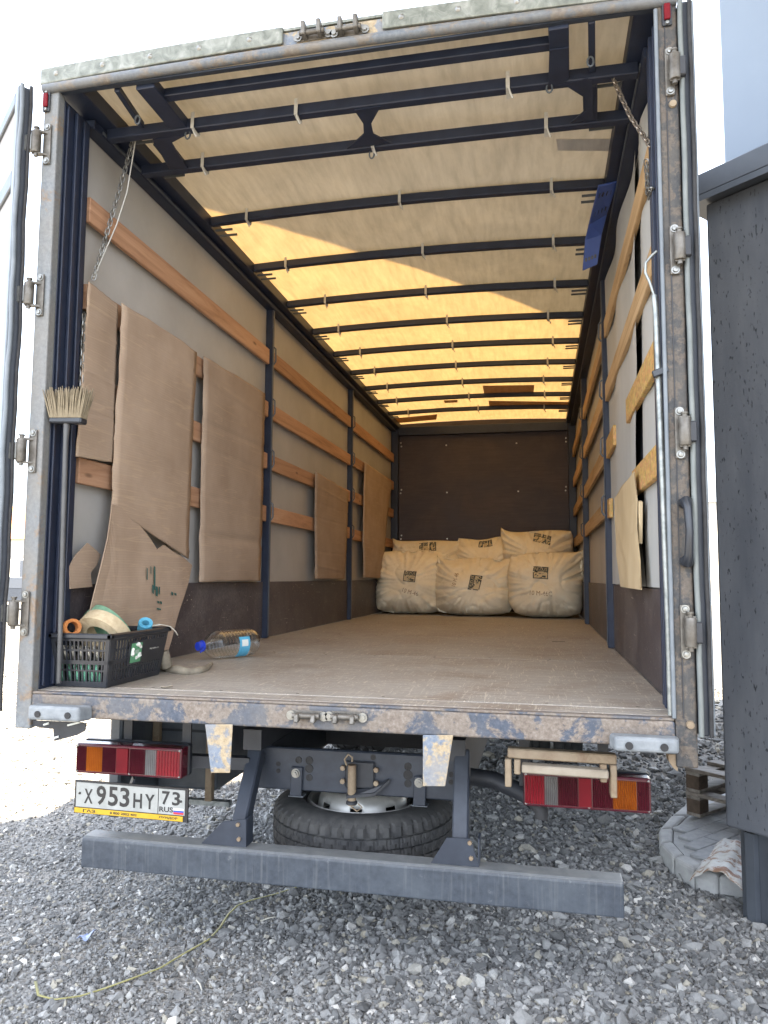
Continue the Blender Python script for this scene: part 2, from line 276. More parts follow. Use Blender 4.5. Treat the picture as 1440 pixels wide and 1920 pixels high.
# ---------------------------------------------------------------- helpers
WO = {}
def tag(o, label=None, cat=None, group=None, kind=None):
    if label: o['label'] = label
    if cat: o['category'] = cat
    if group: o['group'] = group
    if kind: o['kind'] = kind
    return o
def attach(o, parent, loc):
    loc = Vector(loc); o.location = loc; WO[o.name] = loc
    if parent is not None:
        o.parent = parent; pw = WO[parent.name]
        o.matrix_parent_inverse = Matrix.Translation(-pw)
def thing(name, label, cat, loc, group=None):
    o = bpy.data.objects.new(name, None); col.objects.link(o); o.empty_display_size = .1; attach(o, None, loc); return tag(o, label, cat, group)
class MB:
    def __init__(s): s.v = []; s.f = []
    def add(s, vs, fs):
        k = len(s.v); s.v += [tuple(x) for x in vs]; s.f += [tuple(i+k for i in f) for f in fs]; return s
    def box(s, x0, x1, y0, y1, z0, z1):
        vs = [(x, y, z) for x in (x0, x1) for y in (y0, y1) for z in (z0, z1)]
        return s.add(vs, [(0, 1, 3, 2), (4, 6, 7, 5), (0, 4, 5, 1), (2, 3, 7, 6), (0, 2, 6, 4), (1, 5, 7, 3)])
    def beam(s, p, q, w, h, up=(0, 0, 1)):
        p, q = Vector(p), Vector(q); d = (q-p).normalized(); a = d.cross(Vector(up)).normalized(); b = a.cross(d).normalized()
        vs = [c + a*sx*w/2 + b*sz*h/2 for c in (p, q) for sx, sz in ((-1, -1), (1, -1), (1, 1), (-1, 1))]
        return s.add(vs, [(3, 2, 1, 0), (4, 5, 6, 7)] + [(i, (i+1) % 4, 4+(i+1) % 4, 4+i) for i in range(4)])
    def prism(s, pts, off):
        off = Vector(off); n = len(pts); vs = [Vector(p) for p in pts] + [Vector(p)+off for p in pts]
        return s.add(vs, [tuple(range(n-1, -1, -1)), tuple(range(n, 2*n))] + [(i, (i+1) % n, n+(i+1) % n, n+i) for i in range(n)])
    def tube(s, path, r, n=8, caps=True, closed=False):
        path = [Vector(p) for p in path]; m_ = len(path); rings = []; prev = None
        for i, p in enumerate(path):
            if closed: t = (path[(i+1) % m_]-path[i-1]).normalized()
            else: t = (path[min(i+1, m_-1)]-path[max(i-1, 0)]).normalized()
            if prev is None: a = t.orthogonal().normalized()
            else: a = (prev - t*prev.dot(t)).normalized()
            prev = a; b = t.cross(a); rr = r[i] if isinstance(r, (list, tuple)) else r
            rings.append([p + (a*math.cos(2*math.pi*k/n) + b*math.sin(2*math.pi*k/n))*rr for k in range(n)])
        vs = [v for ring in rings for v in ring]; fs = []
        for i in range(m_ if closed else m_-1):
            j = (i+1) % m_
            for k in range(n): fs.append((i*n+k, i*n+(k+1) % n, j*n+(k+1) % n, j*n+k))
        if caps and not closed: fs += [tuple(range(n-1, -1, -1)), tuple((m_-1)*n+k for k in range(n))]
        return s.add(vs, fs)
    def cyl(s, p, q, r, n=12): return s.tube([p, q], r, n)
    def lathe(s, prof, c=(0, 0, 0), axis=(0, 0, 1), n=32, skip=None, close=False):
        c = Vector(c); z = Vector(axis).normalized(); x = z.orthogonal().normalized(); y = z.cross(x); vs = []; fs = []; m_ = len(prof)
        for k in range(n):
            a = 2*math.pi*k/n; e = x*math.cos(a)+y*math.sin(a)
            for r, h in prof: vs.append(c + e*r + z*h)
        for k in range(n):
            j = (k+1) % n
            for i in range(m_ if close else m_-1):
                if skip and skip(k, i): continue
                i2 = (i+1) % m_; fs.append((k*m_+i, j*m_+i, j*m_+i2, k*m_+i2))
        return s.add(vs, fs)
    def grid(s, fn, nu, nv):
        vs = [fn(i/nu, j/nv) for i in range(nu+1) for j in range(nv+1)]
        return s.add(vs, [(i*(nv+1)+j, (i+1)*(nv+1)+j, (i+1)*(nv+1)+j+1, i*(nv+1)+j+1) for i in range(nu) for j in range(nv)])
    def mesh(s, name, smooth=None):
        me = bpy.data.meshes.new(name); me.from_pydata(s.v, [], s.f); bm = bmesh.new(); bm.from_mesh(me)
        bmesh.ops.recalc_face_normals(bm, faces=bm.faces); bm.to_mesh(me); bm.free()
        if smooth is not None:
            me.shade_smooth(); me.set_sharp_from_angle(angle=R(smooth))
        return me
    def build(s, name, mat, parent=None, smooth=None, bevel=0, loc=(0, 0, 0), solid=0, segs=1):
        return put(name, s.mesh(name, smooth), mat, parent, loc, bevel, solid, segs)
def put(name, me, mat, parent=None, loc=(0, 0, 0), bevel=0, solid=0, segs=1):
    if mat: me.materials.clear(); me.materials.append(MATS[mat])
    o = bpy.data.objects.new(name, me); col.objects.link(o); attach(o, parent, loc)
    if solid: md = o.modifiers.new('thickness', 'SOLIDIFY'); md.thickness = solid; md.offset = 0
    if bevel: md = o.modifiers.new('edge', 'BEVEL'); md.width = bevel; md.segments = segs; md.limit_method = 'ANGLE'; md.angle_limit = R(40)
    return o
def text_pts(body, size, bold=0):
    """flat lettering: returns vertices (x, y) and faces of a filled text"""
    cu = bpy.data.curves.new('lettering', 'FONT'); cu.body = body; cu.size = size; cu.align_x = 'CENTER'; cu.align_y = 'CENTER'; cu.resolution_u = 3; cu.offset = size*bold
    to = bpy.data.objects.new('lettering', cu); col.objects.link(to); dg = bpy.context.evaluated_depsgraph_get(); dg.update()
    me = bpy.data.meshes.new_from_object(to.evaluated_get(dg)); vs = [v.co.copy() for v in me.vertices]; fs = [tuple(p.vertices) for p in me.polygons]
    bpy.data.objects.remove(to); bpy.data.curves.remove(cu); bpy.data.meshes.remove(me); return vs, fs
def lettering(name, body, size, width, mat, parent, fn, height=None, bold=0):
    vs, fs = text_pts(body, size, bold)
    if not vs: return
    x0, x1 = min(v.x for v in vs), max(v.x for v in vs); k = width/(x1-x0) if width else 1; y0, y1 = min(v.y for v in vs), max(v.y for v in vs)
    ky = height/(y1-y0) if height else k
    me = bpy.data.meshes.new(name); me.from_pydata([tuple(fn((v.x-(x0+x1)/2)*k, (v.y-(y0+y1)/2)*ky)) for v in vs], [], fs)
    return put(name, me, mat, parent)

# ================================================================ the setting
def gz(x, y): return .018*mnoise.noise((x*.9, y*.9, 0)) + .010*mnoise.noise((x*3.1, y*3.1, 5))
mb = MB()
xs = sorted(set([-900, -300, -120, -60, -30, -16, -9] + [round(-6+.15*i, 3) for i in range(68)] + [6, 10, 18, 40, 100, 300, 900]))
ys = sorted(set([-60, -20, -10, -6] + [round(-4+.15*i, 3) for i in range(98)] + [13, 18, 28, 60, 120, 300, 900]))
nx, ny = len(xs), len(ys)
mb.add([(x, y, gz(x, y) if abs(x) < 7 and -4 < y < 11 else -.01) for x in xs for y in ys], [(i*ny+j, (i+1)*ny+j, (i+1)*ny+j+1, i*ny+j+1) for i in range(nx-1) for j in range(ny-1)])
tag(mb.build('ground', 'gravel_ground', smooth=60), kind='structure')
# loose crushed stone on it
def gravel():
    t = (1+5**.5)/2
    iv = np.array([(-1, t, 0), (1, t, 0), (-1, -t, 0), (1, -t, 0), (0, -1, t), (0, 1, t), (0, -1, -t), (0, 1, -t), (t, 0, -1), (t, 0, 1), (-t, 0, -1), (-t, 0, 1)], float); iv /= np.linalg.norm(iv[0])
    fc = np.array([(0, 11, 5), (0, 5, 1), (0, 1, 7), (0, 7, 10), (0, 10, 11), (1, 5, 9), (5, 11, 4), (11, 10, 2), (10, 7, 6), (7, 1, 8), (3, 9, 4), (3, 4, 2), (3, 2, 6), (3, 6, 8), (3, 8, 9), (4, 9, 5), (2, 4, 11), (6, 2, 10), (8, 6, 7), (9, 8, 1)])
    zones = [(-2.9, 2.3, -.7, 1.5, 6700, .0058, .0080), (-4.2, 2.6, 1.5, 3.6, 2000, .0085, .0095), (-8, 3.4, 3.6, 9, 420, .014, .014)]
    px, py, sz = [], [], []
    for x0, x1, y0, y1, d, s0, s1 in zones:
        n = int((x1-x0)*(y1-y0)*d); px.append(rng.uniform(x0, x1, n)); py.append(rng.uniform(y0, y1, n)); sz.append(s0 + rng.exponential(s1*.55, n).clip(0, s1*3.2))
    X, Y, S = map(np.concatenate, (px, py, sz)); n = len(X)
    S = .82*S*np.clip(.78+.22*(X+1.2)/1.6+.12*np.sin(X*2.3+Y*1.7), .62, 1.2)
    Z = np.array([gz(a, b) for a, b in zip(X, Y)])
    V = iv[None]*(1+rng.uniform(-.42, .42, (n, 12, 1)))+rng.normal(0, .14, (n, 12, 3))
    sc3 = rng.uniform(.55, 1.45, (n, 1, 3)); sc3[:, :, 2] *= .75; V = V*sc3*S[:, None, None]
    a, b = rng.uniform(0, 2*np.pi, n), rng.normal(0, .5, n); ca, sa, cb, sb = np.cos(a), np.sin(a), np.cos(b), np.sin(b)
    x1 = V[..., 0]; y1 = V[..., 1]*cb[:, None]-V[..., 2]*sb[:, None]; z1 = V[..., 1]*sb[:, None]+V[..., 2]*cb[:, None]
    W = np.stack([x1*ca[:, None]-y1*sa[:, None]+X[:, None], x1*sa[:, None]+y1*ca[:, None]+Y[:, None], z1+(Z+S*.28)[:, None]], -1).reshape(-1, 3)
    FF = (fc[None]+(np.arange(n)*12)[:, None, None]).reshape(-1, 3)
    me = bpy.data.meshes.new('gravel'); me.vertices.add(len(W)); me.loops.add(FF.size); me.polygons.add(len(FF))
    me.vertices.foreach_set('co', W.ravel()); me.loops.foreach_set('vertex_index', FF.ravel().astype(np.int32)); me.polygons.foreach_set('loop_start', (np.arange(len(FF))*3).astype(np.int32))
    me.update(calc_edges=True); me.shade_flat()
    at = me.attributes.new('tone', 'FLOAT', 'POINT'); tone = rng.beta(2.2, 2.6, n); tone[rng.random(n) < .035] = .98; tone[rng.random(n) < .05] = .89
    at.data.foreach_set('value', np.repeat(tone, 12).astype(np.float32))
    o = put('gravel', me, 'gravel_stone'); tag(o, 'loose grey crushed stone spread over the yard', 'gravel', kind='stuff')
gravel()

# -- building on the right: its outer corner stands beside the truck, walls turned about 48 degrees
C0 = Vector((1.60, 1.19, 0)); A1 = Vector((.743, -.669, 0)); A2 = Vector((.669, .743, 0))   # along the two facades, away from the corner
IN = (A1+A2)
bld = thing('building', 'dark grey rough rendered building with metal capped wall and ribbed plinth beside the truck', 'building', C0)
def quadbox(a0, a1, b0, b1, z0, z1):
    pts = [C0 + A1*a + A2*b + Vector((0, 0, z0)) for a, b in ((a0, b0), (a1, b0), (a1, b1), (a0, b1))]
    return MB().prism(pts, (0, 0, z1-z0))
quadbox(0, 7, 0, 6, .41, 3.42).build('wall', 'stucco', bld, bevel=.012, segs=2)
capm = MB(); pts = [C0 + A1*a + A2*b for a, b in ((-.10, -.10), (7.2, -.10), (7.2, 6.2), (-.10, 6.2))]
capm.prism([p+Vector((0, 0, 3.425)) for p in pts], (0, 0, .11)); cp = capm.build('wall_cap', 'anthracite_sheet', bld, bevel=.006)
dr = MB(); dr.prism([p+Vector((0, 0, 3.395)) for p in (C0-A1*.10-A2*.10, C0+A1*7.2-A2*.10, C0+A1*7.2-A2*.094, C0-A1*.10-A2*.094)], (0, 0, .03)); dr.build('drip_edge', 'anthracite_sheet', cp)
pl = quadbox(.055, 6.95, .055, 5.95, -.1, .405).build('plinth', 'anthracite_sheet', bld)
for k in range(22):                                                # trapezoid ribs of the plinth sheet
    for A, B in ((A1, A2), (A2, A1)):
        s = .062 + k*.115; o_ = C0 + A*s + B*.0525
        if A is A2 and k > 8: continue
        rb = MB(); rb.prism([o_, o_+A*.012-B*.022, o_+A*.052-B*.022, o_+A*.064], (0, 0, .398)); rb.build('rib', 'anthracite_sheet', pl, loc=(0, 0, 0))
quadbox(.07, 6.8, .07, 5.8, 3.54, 7.05).build('upper_wall', 'pale_cladding', bld)
# added unseen slab over the yard, shaped for the shadow edges, pale for bounce
rf = [C0 + A2*6 + A1*-.76, C0 + A2*-6.4 + A1*-.76, C0 + A2*-6.4 + A1*4.6, C0 + A1*6 + A2*-1, C0 + A2*6 + A1*6]
MB().prism([p+Vector((0, 0, 7.06)) for p in rf], (0, 0, .28)).build('added_shade_slab', 'render_white', bld)

# -- paved corner with kerb
patio = thing('paved_corner', 'grey block paved corner with rounded concrete kerb beside the building', 'paving', (1.9, 2.3, 0))
kp = [P(u, v, 2, .10) for u, v in ((1290, 1505), (1258, 1527), (1235, 1553), (1237, 1580), (1262, 1606), (1300, 1627), (1345, 1640))]
cen = Vector((2.3, 2.5, .10)); kp = [Vector((1.80, 3.0, .1)), Vector((1.66, 2.62, .1))] + kp[1:] + [Vector((1.80, 1.40, .1)), Vector((2.05, 1.50, .1))]
for i in range(len(kp)-1):
    a, b = kp[i], kp[i+1]; ia, ib = a+(cen-a).normalized()*.095, b+(cen-b).normalized()*.095; g = (b-a)*.006
    k = MB().prism([p-Vector((0, 0, .28)) for p in (a+g, b-g, ib-g, ia+g)], (0, 0, .28)); k.build('kerb_stone', 'concrete', patio, bevel=.022, segs=3)
inn = [p+(cen-p).normalized()*.10 for p in kp]
def inside(q):
    c = False; n = len(inn)+1; poly = inn+[Vector((3.6, 1.9, .1)), Vector((4.2, 4.2, .1)), Vector((2.6, 4.6, .1))]; n = len(poly)
    for i in range(n):
        a, b = poly[i], poly[(i+1) % n]
        if (a.y > q.y) != (b.y > q.y) and q.x < (b.x-a.x)*(q.y-a.y)/(b.y-a.y)+a.x: c = not c
    return c
MB().prism([Vector((p.x, p.y, -.1)) for p in inn+[Vector((3.6, 1.9, 0)), Vector((4.2, 4.2, 0)), Vector((2.6, 4.6, 0))]], (0, 0, .185)).build('bedding', 'concrete', patio)
pm = MB().box(-.098, .098, -.047, .047, 0, .03).mesh('paving_block')
D1, D2 = A2, A1; rot = math.atan2(A2.y, A2.x)
for i in range(-9, 10):
    for j in range(-24, 25):
        q = cen + D1*(i*.20+(j % 2)*.1) + D2*j*.098
        if all(inside(q+D1*a+D2*b) for a in (-.09, .09) for b in (-.04, .04)) and (q-C0).dot(A1) < .5:
            o = put('paving_block', pm, 'paver', patio, (q.x, q.y, .0725+random.uniform(-.0015, .0015)), bevel=.004); o.rotation_euler = (0, 0, rot)
# -- two pallets stacked on the paving
def pallet(name, label, z):
    c = P(1287, 1527, 2, .105); o0 = Vector((c.x, c.y, z)); t = thing(name, label, 'pallet', o0, 'wooden pallets on the paving'); U, V = A2, A1*.93                                   # long, short side
    def bd(nm, u0, u1, v0, v1, z0, z1, mt): MB().prism([o0+U*a+V*b+Vector((0, 0, z0)) for a, b in ((u0, v0), (u1, v0), (u1, v1), (u0, v1))], (0, 0, z1-z0)).build(nm, mt, t, bevel=.003)
    for v in (0, .35, .70):
        bd('bottom_board', 0, 1.1, v, v+.10, 0, .02, 'pallet_wood'); bd('stringer_board', 0, 1.1, v, v+.10, .10, .12, 'pallet_wood')
        for u in (0, .50, 1.0): bd('block', u, u+.10, v+.002, v+.098, .02, .10, 'pallet_block')
    for u in (0, .25, .50, .75, 1.0): bd('deck_board', u, u+.10, -.004, .804, .12, .142, 'pallet_wood')
pallet('pallet', 'grey wooden pallet lying directly on the block paving', .106)
pallet('pallet', 'grey wooden pallet on top of another pallet', .249)
# -- rusty sheet metal offcut by the plinth
a, b = P(1293, 1665, 2, .03), P(1400, 1708, 2, .03); ax = (P(1340, 1606, 2, .12)-a).normalized()
def off(u, v):
    p = a.lerp(b, u); h = .13*math.sin(math.pi*min(1, .08+u*.75))
    q = p + Vector((.20, .55, 0))*v + Vector((0, 0, h*(1-.15*v)+.005*math.sin(u*23))); return q
tag(MB().grid(off, 40, 6).build('metal_offcut', 'peeling_white', solid=.003, smooth=50), 'curved metal offcut with peeling white paint and rust beside the plinth', 'metal sheet')
# -- far buildings
def house(name, label, x0, x1, y, h, depth, roofm, wins):
    t = thing(name, label, 'building', ((x0+x1)/2, y, 0)); MB().box(x0, x1, y, y+depth, -.2, h).build('wall', 'render_white', t)
    mid = (y+y+depth)/2; MB().add([(x0-.5, y-.5, h), (x1+.5, y-.5, h), (x1+.5, mid, h+2.2), (x0-.5, mid, h+2.2), (x1+.5, y+depth+.5, h), (x0-.5, y+depth+.5, h)], [(0, 1, 2, 3), (3, 2, 4, 5), (0, 3, 5), (1, 4, 2), (0, 5, 4, 1)]).build('roof', roofm, t)
    for wx, wz, ww, wh in wins:
        wf = MB().box(wx-ww/2-.1, wx+ww/2+.1, y-.06, y-.003, wz-.1, wz+wh+.1).build('window_frame', 'flag_white', t); MB().box(wx-ww/2, wx+ww/2, y-.075, y-.062, wz, wz+wh).build('pane', 'window_dark', wf)
house('far_house', 'pale low house with orange roof seen past the left rear post', -34, -22, 32, 3.4, 9, 'roof_orange', [(-32+2.2*i, 1.0, 1.1, 1.3) for i in range(5)])
house('far_block', 'white long building seen between the truck and the dark wall', 6, 30, 46, 6.2, 10, 'pale_cladding', [(7.5+2.6*i, z, 1.2, 1.5) for i in range(8) for z in (1.0, 3.9)])
def far_car():
    t = thing('parked_car', 'dark car parked in front of the pale far house', 'car', (-21.5, 27, 0)); x, y = -21.5, 27
    MB().prism([(x+a, y-.85, b) for a, b in ((-2.1, .35), (2.1, .35), (2.15, .8), (1.2, .92), (.6, 1.42), (-1.1, 1.45), (-1.7, .95), (-2.1, .85))], (0, 1.7, 0)).build('body', 'dark_steel', t, bevel=.08, segs=3)
    MB().prism([(x+a, y-.865, b) for a, b in ((1.0, .95), (.52, 1.34), (-1.0, 1.36), (-1.45, .97))], (0, .01, 0)).build('side_window', 'window_dark', t)
    for s in (-1.35, 1.35): MB().lathe([(.05, -.1), (.32, -.1), (.32, .1), (.05, .1)], (x+s, y-.8, .32), (0, 1, 0), 20, close=True).build('wheel', 'tyre_rubber', t)
far_car()

# ================================================================ the truck
T = thing('box_truck', 'box truck with open rear doors and empty tarpaulin covered load bed', 'truck', (0, 3.7, 0))
LEN = 7.57; WX = 1.235
# -- rear frame
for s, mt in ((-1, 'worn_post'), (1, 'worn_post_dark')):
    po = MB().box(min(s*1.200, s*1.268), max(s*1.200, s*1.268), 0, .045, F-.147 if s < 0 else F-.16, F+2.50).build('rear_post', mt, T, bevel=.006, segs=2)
    MB().box(min(s*1.203, s*1.262), max(s*1.203, s*1.262), .047, .235, F-.10, F+2.49).build('post_channel', 'navy_glare_paint', po, bevel=.004)
    for y, wdt, dp in ((.06, .016, .010), (.115, .022, .016), (.175, .03, .012)):
        MB().box(min(s*(1.203-dp), s*1.2025), max(s*(1.203-dp), s*1.2025), y, y+wdt, F+.01, F+2.47).build('channel_rib', 'navy_glare_paint', po, bevel=.003)
    if s > 0:
        MB().tube([(1.196, -.004, F+.0), (1.196, -.004, F+2.48)], .0075, 10).build('corner_bead', 'seal_rubber', po, smooth=60)
        MB().box(1.2245, 1.2275, -.0035, -.0005, F+.0, F+2.47).build('groove_strip', 'black_steel', po)  # dark strip for the post's groove, its shade put into the colour
        for z in (.26, 2.12, -.02): MB().lathe([(0, -.008), (.012, -.008), (.014, 0)], (1.246, -.0015, F+z), (0, 1, 0), 16).build('bolt', 'rusty_tan', po, smooth=40)
hx = lambda x: .027*(1-(x/1.27)**2)
def archbox(x0, x1, y0, y1, z0, z1, n=20):
    m_ = MB(); xs_ = [x0+(x1-x0)*i/n for i in range(n+1)]
    vs = [(x, y, z+hx(x)*(1 if z > F+2.5 else 0)) for x in xs_ for y, z in ((y0, z0), (y1, z0), (y1, z1), (y0, z1))]
    return m_.add(vs, [(0, 1, 2, 3), tuple(4*n+k for k in (3, 2, 1, 0))] + [(4*i+k, 4*i+(k+1) % 4, 4*i+4+(k+1) % 4, 4*i+4+k) for i in range(n) for k in range(4)])
hd = archbox(-1.27, 1.27, .004, .032, F+2.505, F+2.585).build('header_beam', 'worn_plate', T, bevel=.004)
MB().tube([(-1.268+2.536*i/24, -.004, F+2.508+hx(-1.268+2.536*i/24)*.6) for i in range(25)], .020, 12).build('header_roll', 'worn_roll', hd, smooth=60)
MB().box(-1.199, 1.199, .006, .028, F+2.494, F+2.503).build('header_lip', 'dark_steel', hd)
xa, xb = P(530, 85, 1, -.01).x, P(716, 60, 1, -.01).x
for x0, x1 in ((-1.285, xa), (xb, 1.285)):
    fl = archbox(x0, x1, -.012, .0, F+2.528, F+2.600, 14).build('roof_flashing', 'flashing', T, bevel=.006, segs=2)
    k = 5
    for i in range(k):
        x = x0+(x1-x0)*(i+.35)/k; MB().lathe([(0, -.006), (.007, -.005), (.0115, 0)], (x, -.0125, F+2.566+hx(x)), (0, 1, 0), 14).build('rivet', 'zinc', fl, smooth=60)
archbox(-1.284, 1.284, .001, .07, F+2.588, F+2.599, 14).build('flashing_top', 'flashing', T)
def keeper(c, up=1):
    """lock-rod keeper: two eared lugs, a round rod and two bolted ends"""
    c = Vector(c); b = MB().box(c.x-.058, c.x+.058, c.y-.006, c.y, c.z-.016, c.z+.016).build('lock_keeper', 'hinge_metal', T, bevel=.004)
    MB().cyl(c+Vector((-.05, -.028, 0)), c+Vector((.05, -.028, 0)), .010, 12).build('rod', 'hinge_metal', b, smooth=50)
    for dx in (-.032, .030):
        x = c.x+dx; MB().prism([(x-.008, c.y-.0065, c.z-.018*up), (x-.008, c.y-.045, c.z-.014*up), (x-.008, c.y-.052, c.z+.036*up), (x-.008, c.y-.032, c.z+.040*up), (x-.008, c.y-.0065, c.z+.016*up)], (.017, 0, 0)).build('lug', 'hinge_metal', b, bevel=.003)
    for dx in (-.062, .062):
        MB().lathe([(0, -.012), (.009, -.012), (.009, -.006), (.017, -.006), (.017, 0)], c+Vector((dx, -.0062, -.002)), (0, 1, 0), 14).build('bolt', 'zinc', b, smooth=35)
for u, v in ((588, 68), (656, 60)): p = P(u, v, 1, 0); keeper((p.x, .003, p.z), 1)
for u, v in ((578, 1340), (650, 1342)): p = P(u, v, 1, 0); keeper((p.x, -.002, p.z), -.55)
sl = MB().box(-1.198, 1.199, .0, .07, F-.097, F-.012).build('sill', 'worn_sill', T, bevel=.008, segs=3)
MB().box(-1.197, 1.198, .002, .040, F-.0115, F-.002).build('sill_lip', 'worn_sill', sl, bevel=.003)
# -- rubber buffers and their brackets
def buffer(u0, u1, vt, vb, s):
    a, b = P(u0, vt, 1, -.08), P(u1, vt, 1, -.08); z1 = a.z; z0 = P(u0, vb, 1, -.08).z
    bo = MB().prism([(a.x, -.08, z0), (b.x, -.08, z0), (b.x+.012, -.003, z0-.004), (a.x-.012, -.003, z0-.004)], (0, 0, z1-z0)).build('rubber_buffer', 'grey_rubber', T, bevel=.012, segs=3)
    for x in (a.x+.045, b.x-.045): MB().lathe([(0, -.004), (.0125, -.004), (.0125, -.001)], (x, -.0805, (z0+z1)/2-.004), (0, 1, 0), 16).build('bolt_hole', 'black_rubber', bo)
buffer(52, 148, 1322, 1350, -1); buffer(1152, 1273, 1380, 1409, 1)
br = MB(); z = F-.10
def slotplate(pts, y0, y1): return MB().prism([(x, y0, zz) for x, zz in pts], (0, y1-y0, 0))
q = [P(u, v, 1, .0) for u, v in ((58, 1352), (150, 1356), (158, 1358), (155, 1372), (140, 1380), (98, 1391), (96, 1368), (75, 1366), (58, 1362))]
bk = slotplate([(p.x, p.z) for p in q], .012, .018).build('buffer_bracket', 'black_steel', T)
for u0, v0, u1, v1 in ((127, 1360, 150, 1354), (101, 1384, 110, 1381), (82, 1359, 92, 1356)):
    MB().tube([P(u0, v0, 1, .0105), P(u1, v1, 1, .0105)], .004, 6).build('slot', 'label_white', bk)
q = [P(u, v, 1, .0) for u, v in ((1254, 1416), (1272, 1416), (1272, 1448), (1262, 1440), (1255, 1428))]
slotplate([(p.x, p.z) for p in q], .010, .060).build('buffer_bracket', 'rusty_tan', T)
for u0, u1, u2, u3, vt, vb in ((385, 437, 432, 396, 1358, 1449), (793, 850, 835, 793, 1378, 1474)):
    q = [P(u, v, 1, -.004) for u, v in ((u0, vt), (u1, vt), (u2, vb), (u3, vb))]
    slotplate([(p.x, p.z) for p in q], -.008, -.003).build('catch_plate', 'worn_plate', T, bevel=.008, segs=2)
# -- hinges
for s, px, arm in ((-1, ((80, 268), (62, 552), (52, 845), (42, 1150)), -1.322), (1, ((1257, 130), (1268, 465), (1285, 810), (1297, 1185)), 1.288)):
    for u, v in px:
        z = P(u, v, 1, -.02).z; bx = s*1.274 if s < 0 else 1.250; xp = s*1.238
        hg = MB().box(xp-.016, xp+.016, -.010, -.002, z-.088, z+.088).build('hinge', 'hinge_metal', T, bevel=.006, segs=2)
        MB().lathe([(0, -.047), (.018, -.047), (.020, -.043), (.020, .043), (.018, .047), (0, .047)], (bx, -.030, z), (0, 0, 1), 18).build('barrel', 'hinge_metal', hg, smooth=40)
        MB().lathe([(0, -.062), (.009, -.062), (.009, .06), (.012, .06), (.012, .066), (0, .066)], (bx, -.030, z), (0, 0, 1), 12).build('pin', 'hinge_metal', hg, smooth=40)
        for dz in (-.052, .044): MB().prism([(min(xp, bx), -.0105, z+dz), (max(xp, bx)+.004, -.0105, z+dz), (bx+.016, -.034, z+dz), (bx-.016, -.034, z+dz)], (0, 0, .008)).build('ear', 'hinge_metal', hg)
        if s < 0: MB().box(arm-.012, bx-.012, -.042, -.016, z-.036, z+.034).build('arm', 'zinc', hg, bevel=.004)
        else: MB().box(bx+.012, arm, -.040, -.012, z-.036, z+.034).build('arm', 'black_steel', hg, bevel=.004)
        for dz in (-.074, .074): MB().lathe([(0, -.009), (.008, -.008), (.010, -.003), (.014, -.003), (.014, 0)], (xp, -.0105, z+dz), (0, 1, 0), 12).build('bolt', 'zinc', hg, smooth=35)
# -- marker lights, grab handle, pull rod
for u, v in ((88, 190), (1250, 25)):
    p = P(u, v, 1, -.005); ml = MB().box(p.x-.017, p.x+.017, -.010, -.0005, p.z-.048, p.z+.048).build('marker_light', 'black_plastic', T, bevel=.006, segs=2)
    MB().box(p.x-.011, p.x+.011, -.020, -.0105, p.z-.03, p.z+.03).build('lens', 'reflector_red', ml, bevel=.004, segs=2)
    for dz in (-.039, .039): MB().lathe([(0, -.006), (.006, -.005), (.008, 0)], (p.x, -.0105, p.z+dz), (0, 1, 0), 10).build('screw', 'zinc', ml, smooth=50)
a, b = P(1285, 942, 1, -.03), P(1288, 1052, 1, -.03)
gh = MB().tube([(a.x, -.002, a.z), (a.x+.002, -.028, a.z+.004), (a.x+.004, -.045, a.z-.02), (a.x+.007, -.050, (a.z+b.z)/2), (b.x+.004, -.045, b.z+.02), (b.x+.002, -.028, b.z-.004), (b.x, -.002, b.z)], [.019, .019, .014, .0125, .014, .019, .019], 14).build('grab_handle', 'black_plastic', T, smooth=60)
a, b = P(1229, 565, 1, .03), P(1257, 1240, 1, .03)
rod = thing('pull_rod', 'galvanised pull rod with hooked end standing inside the right rear post', 'metal rod', (b.x, .03, F))
MB().tube([(b.x-.003, .028, F+.004), (b.x-.004, .028, F+.3), (a.x, .028, a.z-.05), (a.x-.004, .028, a.z+.02)], .0105, 12).build('shaft', 'galvanised', rod, smooth=60)
c_ = Vector((a.x-.004, .028, a.z+.02))
MB().tube([c_, c_+Vector((-.014, 0, .05)), c_+Vector((-.028, 0, .085)), c_+Vector((-.026, 0, .12)), c_+Vector((-.006, 0, .145)), c_+Vector((.012, -.004, .158))], .005, 8).build('hook', 'galvanised', rod, smooth=60)
p = P(1240, 700, 1, .02); MB().beam((p.x-.03, .012, p.z-.006), (p.x+.022, .008, p.z+.012), .02, .024).build('clip', 'black_plastic', T, bevel=.003)
